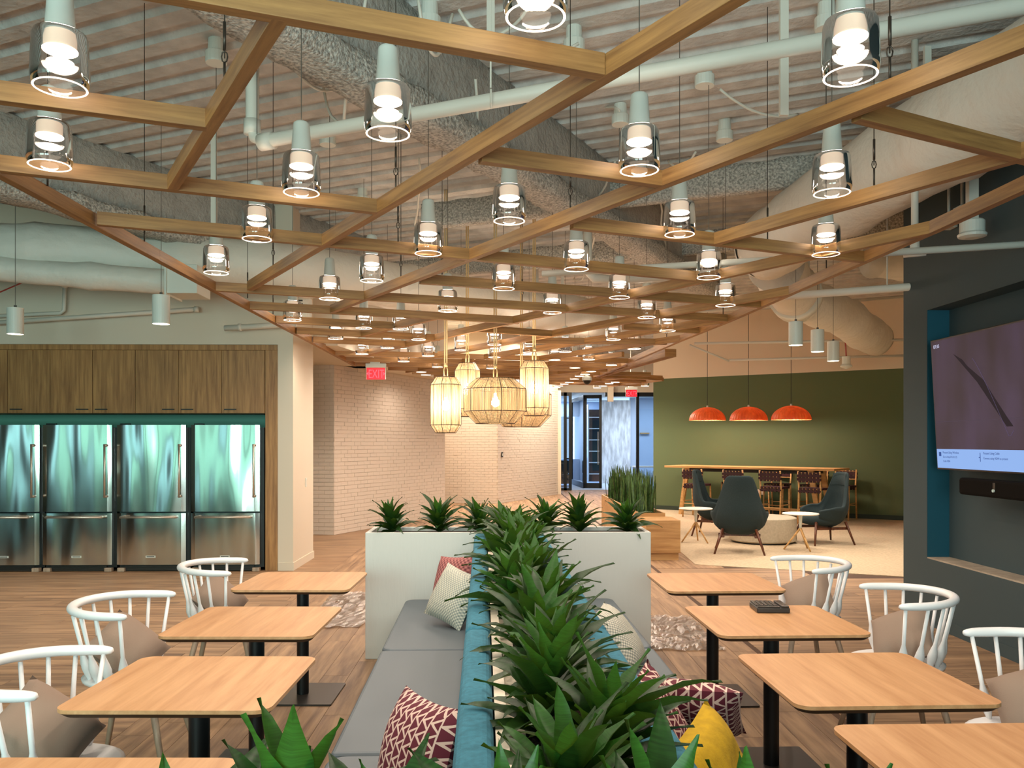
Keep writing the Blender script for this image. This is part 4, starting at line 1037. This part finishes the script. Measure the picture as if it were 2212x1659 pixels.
# wood planter bench
t = thing('planter_bench', 'oak bench block with a long trough of snake plants at the lounge edge', 'planter', (2.04, 11.4, 0))
put('end_block', MB().box(0, .47, 0, .62, .10, .55), 'bench', t, bevel=.003)
put('toe_kick', MB().box(.02, .45, .03, .6, 0, .10), 'bench', t)
put('trough', MB().box(0, .025, .62, 4.9, 0, .6).box(.36, .385, .62, 4.9, 0, .6).box(0, .385, 4.9, 4.93, 0, .6).box(.025, .36, .62, .645, .1, .6), 'bench', t)
put('soil', MB().box(.025, .36, .645, 4.9, .3, .55), 'soil', t)
put('bench_seat', MB().box(.385, .47, .62, 4.9, .0, .46), 'tall', t)
put('end_panel', MB().box(.385, .70, 4.9, 4.95, 0, .86), 'tall', t)
put('light_strip', MB().box(.387, .40, .66, 3.2, .462, .49), 'yellow', t)
def blade(l, w_, tw, bend):
    m = MB(); n = 6; vs = []
    for i in range(n+1):
        u = i/n; ww = w_*(.6+.8*u-1.4*u**3) if u < 1 else .001; ww = max(ww, .001)
        a_ = tw*u; x = bend*u*u
        for s_ in (-1, 0, 1): vs.append((x+s_*ww*math.cos(a_)/2, s_*ww*math.sin(a_)/2+(.006 if s_ == 0 else 0), l*u))
    fs = []
    for i in range(n):
        for j in range(2): k = i*3+j; fs.append((k, k+1, k+4, k+3))
    return m.add(vs, fs)
nth0 = 'one two three four five six seven eight nine ten eleven twelve thirteen'.split()
snm = []
for k in range(3):
    mb = MB()
    for j in range(26):
        bl = blade(random.uniform(.38, .68), random.uniform(.035, .055), random.uniform(-1.2, 1.2), random.uniform(-.02, .07))
        a_ = random.random()*6.28; r_ = random.uniform(0, .15); lean = random.uniform(0, .22); az = random.random()*6.28
        R_ = Matrix.Translation((r_*math.cos(a_), r_*math.sin(a_)*1.1, 0)) @ Matrix.Rotation(az, 4, 'Z') @ Matrix.Rotation(lean, 4, 'X')
        mb.add([R_ @ Vector(v) for v in bl.v], bl.f)
    me = mb.mesh('foliage', True); me.materials.append(M['snake']); snm.append(me)
for k in range(13):
    t = thing('snake_plant', 'upright snake plant clump in the oak trough, number %s from the near end' % (nth0[k]), 'plant', (2.23, 12.25+.32*k, .54), random.random()*6, 'snake plants in the oak trough')
    put('foliage', snm[k % 3], None, t)

# office beyond the glass
t = thing('bookshelf', 'tall dark shelf with white boards seen through the folding glass door', 'shelf', (XA(1288, 34.5), 34.5, 0))
w_ = .62
put('back_panel', MB().box(-w_/2, w_/2, .3, .33, 0, 3.0), 'shelf', t)
put('side_board', MB().box(-w_/2-.05, -w_/2, -.05, .33, 0, 3.2), 'ctile', t)
for k in range(6): put('board', MB().box(-w_/2, w_/2, 0, .3, .3+k*.47, .34+k*.47), 'ctile', t)
t = thing('office_desk', 'white desk behind the glass next to the green wall', 'desk', (XA(1398, 30.4), 30.4, 0))
put('desktop', MB().box(-.5, .7, -.4, .4, .72, .76), 'ctile', t)
for sx in (-.45, .65):
    put('leg', MB().box(sx-.02, sx+.02, -.36, .36, 0, .72), 'black', t)
t = thing('display_ledge', 'narrow wooden ledge on the white office wall behind glass', 'shelf', (XA(1393, 33), 33.06, ZA(936, 33)))
put('board', MB().box(-.18, .18, -.08, .03, -.025, .025), 'bench', t)
t = thing('office_window', 'tall bright window with dark frame seen through the glass front', 'window', (XA(1243, 36), 36, .9))
put('frame', bars(MB(), [(-.5, -.44, -.04, .04, 0, 1.8), (.3, .36, -.04, .04, 0, 1.8), (-.5, .36, -.04, .04, 0, .06), (-.5, .36, -.04, .04, 1.75, 1.8), (-.1, -.06, -.04, .04, 0, 1.8)]), 'black', t)
t = thing('office_sofa', 'dark teal low sofa seen through the glass at the far left', 'sofa', (XA(1210, 31), 31, 0))
put('seat', MB().box(-.4, .35, -.4, .4, .1, .45), 'arm', t, bevel=.04); put('backrest', MB().box(-.4, .35, .2, .45, .45, .95), 'arm', t, bevel=.04)

# ---------------------------------------------------------------- banquette and planters
ZP = .946
bq_a = math.radians(.98)
cxy = lambda y: .195-.017*y
bq = thing('double_banquette', 'long back-to-back banquette with slate seats and teal backs', 'bench', (.195, 0, 0), bq_a)
for s_ in (-1, 1):
    for k, (a_, b_) in enumerate(((1.42, 3.04), (3.05, 4.62), (4.63, 6.2))):
        x0, x1 = sorted((s_*.17, s_*.262))
        o = put('backrest', MB().box(x0, x1, a_, b_, .42, ZP), 'tealf', bq, bevel=.028)
        o.modifiers['b'].segments = 4
    x0, x1 = sorted((s_*.245, s_*.77))
    for k, (a_, b_) in enumerate(((1.42, 3.12), (3.13, 4.68), (4.69, 6.2))):
        x0p, x1p = x0, x1
        o = put('seat_cushion', MB().prism([(x+(x0+x1)/2, y+(a_+b_)/2) for x, y in rrect(x1-x0, b_-a_, .07 if (k in (0, 2)) else .02)], .36, .46), 'seatf', bq, bevel=.02)
        o.modifiers['b'].segments = 3
        o = put('seat_base', MB().box(min(s_*.26, s_*.74), max(s_*.26, s_*.74), a_+.02, b_-.02, .08, .36), 'seatf', bq, bevel=.01)
    put('plinth', MB().box(min(s_*.28, s_*.68), max(s_*.28, s_*.68), 1.45, 6.15, 0, .08), 'black', bq)
t = thing('long_planter', 'cream trough planter running between the two teal bench backs', 'planter', (.195, 0, 0), bq_a)
put('trough', MB().box(-.166, -.135, 1.3, 6.22, 0, ZP-.02).box(.135, .166, 1.3, 6.22, 0, ZP-.02), 'liner', t)
put('liner', MB().box(-.135, -.09, 1.3, 6.22, .7, ZP-.05).box(.09, .135, 1.3, 6.22, .7, ZP-.05), 'liner', t)
put('soil', MB().box(-.09, .09, 1.3, 6.22, .6, ZP-.07), 'soil', t)
def cross_planter(y0, y1_, label):
    xa, xb = -.99, 1.153; t = thing('cross_planter', label, 'planter', ((xa+xb)/2, y0, 0)); w2 = (xb-xa)/2; d = y1_-y0
    put('box', MB().box(-w2, w2, 0, .035, 0, ZP).box(-w2, w2, d-.035, d, 0, ZP).box(-w2, -w2+.035, .035, d-.035, 0, ZP).box(w2-.035, w2, .035, d-.035, 0, ZP), 'planter', t, bevel=.003)
    put('soil', MB().box(-w2+.035, w2-.035, .035, d-.035, .6, ZP-.03), 'soil', t)
    return t
cross_planter(6.25, 6.68, 'wide white textured planter at the far end of the banquette')
cross_planter(.78, 1.22, 'white planter at the near end of the banquette, mostly below the frame')
def leaf_mesh(l, w_, droop, fold=.25):
    m = MB(); n = 7; vs = []; ang = 0; x = z = 0
    for i in range(n+1):
        u = i/n; ww = w_*math.sin(PI*min(1, (u*.93+.07))**.8)*(1-.15*u) if i < n else .0008
        ww = max(ww, .0035 if i < n else .0008)
        if i: ang = -droop*.75*u*u; x += l/n*math.cos(ang); z += l/n*math.sin(ang)
        wav = .004*math.sin(u*14)
        for s_ in (-1, 0, 1): vs.append((x, s_*ww/2, z+abs(s_)*ww*fold+s_*wav))
    fs = []
    for i in range(n):
        for j in range(2): k = i*3+j; fs.append((k, k+1, k+4, k+3))
    return m.add(vs, fs)
LM = []
for l, w_, dr, mm in ((.24, .066, .5, 'leaf'), (.27, .072, .8, 'leaf'), (.20, .062, .25, 'leaf2'), (.24, .074, 1.1, 'leaf'), (.17, .052, .1, 'leaf2'), (.28, .068, 1.3, 'leaf')):
    me = leaf_mesh(l, w_, dr).mesh('leaf', True); me.materials.append(M[mm]); LM.append(me)
def plant(loc, label, group=None, n=26, sc=1.0, up=1.0, h=.1, e0=12):
    t = thing('leafy_dracaena', label, 'plant', loc, random.random()*6, group)
    t.rotation_euler = (random.uniform(-.22, .22), random.uniform(-.22, .22), random.random()*6)
    put('stem', MB().tube([(0, 0, -.03), (.004, 0, h*.6), (0, .003, h)], [.011, .009, .006], 7), 'leaf2', t)
    for k in range(n):
        u = k/n; el = math.radians(e0+(80-e0)*u**1.1*up+random.uniform(-8, 8)); az = k*2.399+random.uniform(-.3, .3)
        me = LM[random.choice((0, 1, 3, 5) if u < .45 else ((0, 1, 2) if u < .8 else (2, 4)))]
        s_ = sc*random.uniform(.8, 1.1)
        put('leaf', me, None, t, (0, 0, .005+h*u), (random.uniform(-.35, .35), -el, az), scale=(s_, s_, s_))
    return t
nth = ['first', 'second', 'third', 'fourth', 'fifth', 'sixth', 'seventh', 'eighth', 'ninth', 'tenth', 'eleventh', 'twelfth', 'thirteenth', 'fourteenth', 'fifteenth']
for k, (px, up) in enumerate(((850, 1), (950, 1), (1040, 1.15), (1175, .95), (1255, 1.2), (1355, 1))):
    plant((XA(px, 6.46), 6.46, ZP-.03), 'dark leafy dracaena in the far white planter, %s from its left end' % nth[k], 'dracaenas in the far white planter', 34, 1.0, up*.95, .1, 26)
ys = [6.02, 5.72, 5.42, 5.1, 4.8, 4.46, 4.12, 3.78, 3.44, 3.1, 2.76, 2.42, 2.08, 1.76, 1.46]
for k, y in enumerate(ys):
    plant((cxy(y)+(.045 if k % 2 else -.045), y, ZP-.07), 'dense dracaena between the teal bench backs, %s plant counted from the far end' % nth[k], 'dracaenas in the long trough', 44, 1.08 if y > 3 else .98, .78, .15)
for k, (x, y, s_, hh) in enumerate(((-.43, 1.08, .95, .10), (-.29, 1.12, 1.0, .12), (-.14, 1.10, 1.0, .11), (.02, 1.12, .95, .11), (.17, 1.10, .98, .12), (.31, 1.06, .9, .10), (.47, 1.10, .85, .08), (.61, 1.08, .85, .08), (-.6, 1.0, .85, .07))):
    plant((x, y, ZP-.03), 'large-leaved dracaena at the bottom edge of the photo, %s in the near planter' % nth[k], 'dracaenas in the near white planter', 26, s_, 1.0, hh+.035)

# cushions
def cushion(name, size, thick, m, loc, rot, label, fold=0, cat='cushion'):
    n = 14; vs = []; fs = []
    for side in (1, -1):
        for i in range(n+1):
            for j in range(n+1):
                u, v = -1+2*i/n, -1+2*j/n
                puff = (max(0, 1-abs(u)**2.6)*max(0, 1-abs(v)**2.6))**.55
                pin = 1-.06*(1-abs(u)**2)*abs(v)**4-.0
                x = u*size/2*(1-.07*(1-v*v)*abs(u)**3); y = v*size/2*(1-.07*(1-u*u)*abs(v)**3)
                z = side*thick/2*puff
                if side > 0 and fold: z -= fold*math.exp(-(u*u*9+(v-.45)**2*5))
                z += noise.noise(Vector((x*6, y*6, loc[1]+side)))*.012*puff
                vs.append((x, y, z))
    N = (n+1)*(n+1)
    for i in range(n):
        for j in range(n):
            a0 = i*(n+1)+j; fs.append((a0, a0+n+1, a0+n+2, a0+1)); fs.append((N+a0, N+a0+1, N+a0+n+2, N+a0+n+1))
    o = put(name, MB().add(vs, fs), m, None, loc, rot, smooth=True)
    return tag(o, label, cat)
cz = .46
# leaning on the backs: normal points away from the back
def crot(side, tilt, rz, roll=0):
    """lean on a back: the face looks to side*x, tipped up by tilt, turned by rz, spun by roll"""
    return (Matrix.Rotation(rz, 3, 'Z') @ Matrix.Rotation(side*(PI/2-tilt), 3, 'Y') @ Matrix.Rotation(roll, 3, 'Z')).to_euler()
cushion('throw_cushion', .38, .15, 'pinkk', (-.30, 5.72, cz+.20), crot(-1, .35, .75, .12), 'dusty rose knitted cushion leaning on the left teal back at its far end')
cushion('throw_cushion', .36, .15, 'whitek', (-.28, 5.30, cz+.185), crot(-1, .45, .85, -.2), 'cream waffle knit cushion in front of the rose knitted one')
cushion('throw_cushion', .42, .16, 'burg', (-.24, 2.42, cz+.21), crot(-1, .30, .45, .1), 'burgundy triangle-patterned cushion on the left seat near the camera')
cushion('throw_cushion', .38, .17, 'whitek', (.62, 4.32, cz+.13), crot(1, .65, -.45, .1), 'grey-white waffle knit cushion on the right seat near the far tables')
cushion('throw_cushion', .46, .16, 'burg', (.70, 3.15, cz+.15), (.0, PI/2-.95, 1.25), 'burgundy triangle-patterned cushion, the upper large one on the right seat')
cushion('throw_cushion', .40, .15, 'burg', (.53, 2.80, cz+.17), crot(1, .42, -.6, .2), 'burgundy patterned cushion slumped against the right teal back')
cushion('throw_cushion', .40, .17, 'mustard', (.64, 2.38, cz+.16), crot(1, .55, -.75, .25), 'mustard yellow cushion with a dented top on the right seat', .05)

# cafe tables
tb = None
def cafe_table(x, y, rz, lb, s=1.0):
    global tb, TT
    if tb is None:
        tb = t = thing('cafe_table', lb, 'table', (x, y, 0), rz, 'square oak cafe tables beside the banquette')
        w_ = .72; pr = rrect(w_, .70, .055, 6); m = MB(); n = len(pr)
        put('tabletop', MB().prism(pr, .722, .735), 'table', t)
        sm = [(a_*.955, b_*.955) for a_, b_ in pr]
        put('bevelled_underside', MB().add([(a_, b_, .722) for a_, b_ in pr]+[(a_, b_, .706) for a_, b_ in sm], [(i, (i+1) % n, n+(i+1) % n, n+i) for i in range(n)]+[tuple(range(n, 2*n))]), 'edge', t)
        put('column', MB().lathe([(.038, .008), (.038, .70)], 20), 'black', t, smooth=True)
        put('mount_plate', MB().cbox((0, 0, .70), (.3, .3, .012)), 'black', t)
        put('base_plate', MB().prism(rrect(.46, .46, .01, 2), 0, .012), 'plate', t)
        TT = [(c, []) for c in kids(t)]; return t
    return dup(tb, (x, y, 0), rz, lb, 'square oak cafe tables beside the banquette', TT)
cafe_table(1.37, 5.29, .02, 'square oak cafe table on the right, farthest, next to the white planter')
cafe_table(1.37, 4.15, .02, 'square oak cafe table on the right with the dark ridged organiser on it')
cafe_table(1.36, 3.13, .02, 'square oak cafe table on the right, third back, largest fully seen top')
cafe_table(1.40, 2.25, .01, 'square oak cafe table at the bottom right corner of the photo')
cafe_table(-1.25, 5.37, -.02, 'square oak cafe table on the left, farthest, beside the white planter')
cafe_table(-1.20, 4.17, -.02, 'square oak cafe table on the left, second from the planter')
cafe_table(-1.11, 3.12, -.02, 'square oak cafe table on the left, third from the planter')
cafe_table(-1.08, 2.01, -.02, 'square oak cafe table at the bottom left corner of the photo')
q = P(1662, 1318, z=.735)
t = thing('desk_organizer', 'dark ridged plastic organiser tray lying on a right cafe table', 'organiser', (q.x, q.y, .735), -.06)
put('case', MB().box(-.085, .085, -.085, .085, 0, .028), 'plate', t, bevel=.006)
for k in range(5): put('rib', MB().box(-.08+k*.023, -.062+k*.023, -.045, .082, .028, .036), 'plate', t, bevel=.002)
put('pen_bar', MB().box(.042, .08, -.082, .08, .028, .038), 'plate', t, bevel=.003)
put('front_bar', MB().box(-.08, .036, -.08, -.052, .028, .034), 'plate', t, bevel=.002)

# white spindle chairs
ch = None
def spindle_chair(x, y, rz, lb):
    global ch, HT
    if ch is not None: return dup(ch, (x, y, 0), rz, lb, 'white spindle chairs at the cafe tables', HT)
    ch = t = thing('spindle_chair', lb, 'chair', (x, y, 0), rz, 'white spindle chairs at the cafe tables')   # faces +x
    zr = .80; path = [(.10, -.298, zr-.004), (.05, -.302, zr)]
    for k in range(15):
        a_ = -PI/2-PI*k/14; path.append((-.01+.265*math.cos(a_)*1.0, .30*math.sin(a_), zr+.012*math.sin(PI*k/14)))
    path += [(.05, .302, zr), (.10, .298, zr-.004)]
    rs = [.017, .024]+[.025]*15+[.024, .017]
    o = put('rail', MB().tube(path, rs, 12, flat=.85), 'white', t, smooth=True, sub=1)
    put('seat', MB().lathe([(0, .425), (.19, .425), (.235, .44), (.24, .455), (.22, .462), (.12, .452), (0, .45)], 32), 'white', t, smooth=True)
    for k in range(11):
        a_ = math.radians(78+204*k/10); ct, st_ = math.cos(a_), math.sin(a_)
        p1 = Vector((.06*(1 if abs(k-5) == 5 else 0)+(-.01+.262*ct if abs(k-5) < 5 else 0), .30*st_, zr-.015)); p0 = Vector((.20*ct*1.02, .205*st_, .455))
        hs = (0, .04, .14, .22, .30, .42, 1.0); rr = (.009, .012, .021, .024, .019, .0095, .0088)
        put('spindle', MB().tube([p0.lerp(p1, h_) for h_ in hs], rr, 10), 'white', t, smooth=True)
    for sx in (-1, 1):
        for sy in (-1, 1): put('leg', MB().tube([(sx*.13, sy*.13, .44), (sx*.235, sy*.215, 0)], [.02, .013], 10), 'greyleg', t, smooth=True)
    HT = [(c, []) for c in kids(t)]; return t
CHR = [(2.06, 5.58, PI+.12, 'white spindle chair at the farthest right cafe table'), (2.13, 4.42, PI-.10, 'white spindle chair beside the right table with the organiser'), (2.12, 3.27, PI+.05, 'white spindle chair cut off by the right edge of the photo'),
       (-1.80, 5.54, .12, 'white spindle chair at the farthest left table, in front of the refrigerators'), (-1.84, 4.25, 0, 'white spindle chair at the second left cafe table'), (-1.60, 3.02, .05, 'white spindle chair at the bottom left, close to the camera')]
for x, y, r_, lb in CHR:
    spindle_chair(x, y, r_, lb)
    s_ = 1 if math.cos(r_) > 0 else -1
    tag(cushion('seat_pillow', .33, .17, 'taupe', (x-s_*.03, y+.0, .462+.12), crot(s_, .72, (r_ if s_ > 0 else r_-PI)-s_*.55, .55), 'taupe pillow leaning in the %s' % lb.replace('white spindle ', '')), group='taupe pillows on the white chairs')

# plastic film left on the floor
def film(x0, x1, y0, y1_, label, seed):
    n = 26; vs = []; fs = []
    for i in range(n+1):
        for j in range(n+1):
            u, v = i/n, j/n; e = .05*noise.noise(Vector((u*3, v*3, seed)))
            x = x0+(x1-x0)*u+e; y = y0+(y1_-y0)*v+e*1.5
            z = .004+abs(noise.noise(Vector((x*9, y*9, seed))))*.03+abs(noise.noise(Vector((x*23, y*23, seed))))*.008
            vs.append((x, y, z))
    for i in range(n):
        for j in range(n): a0 = i*(n+1)+j; fs.append((a0, a0+n+1, a0+n+2, a0+1))
    tag(put('plastic_film', MB().add(vs, fs), 'plastic'), label, 'plastic sheet')
film(1.20, 1.78, 6.45, 7.7, 'crumpled clear plastic film on the floor right of the white planter', 3)
film(-1.75, -1.2, 7.3, 9.0, 'crumpled clear plastic film on the floor left behind the white planter', 8)
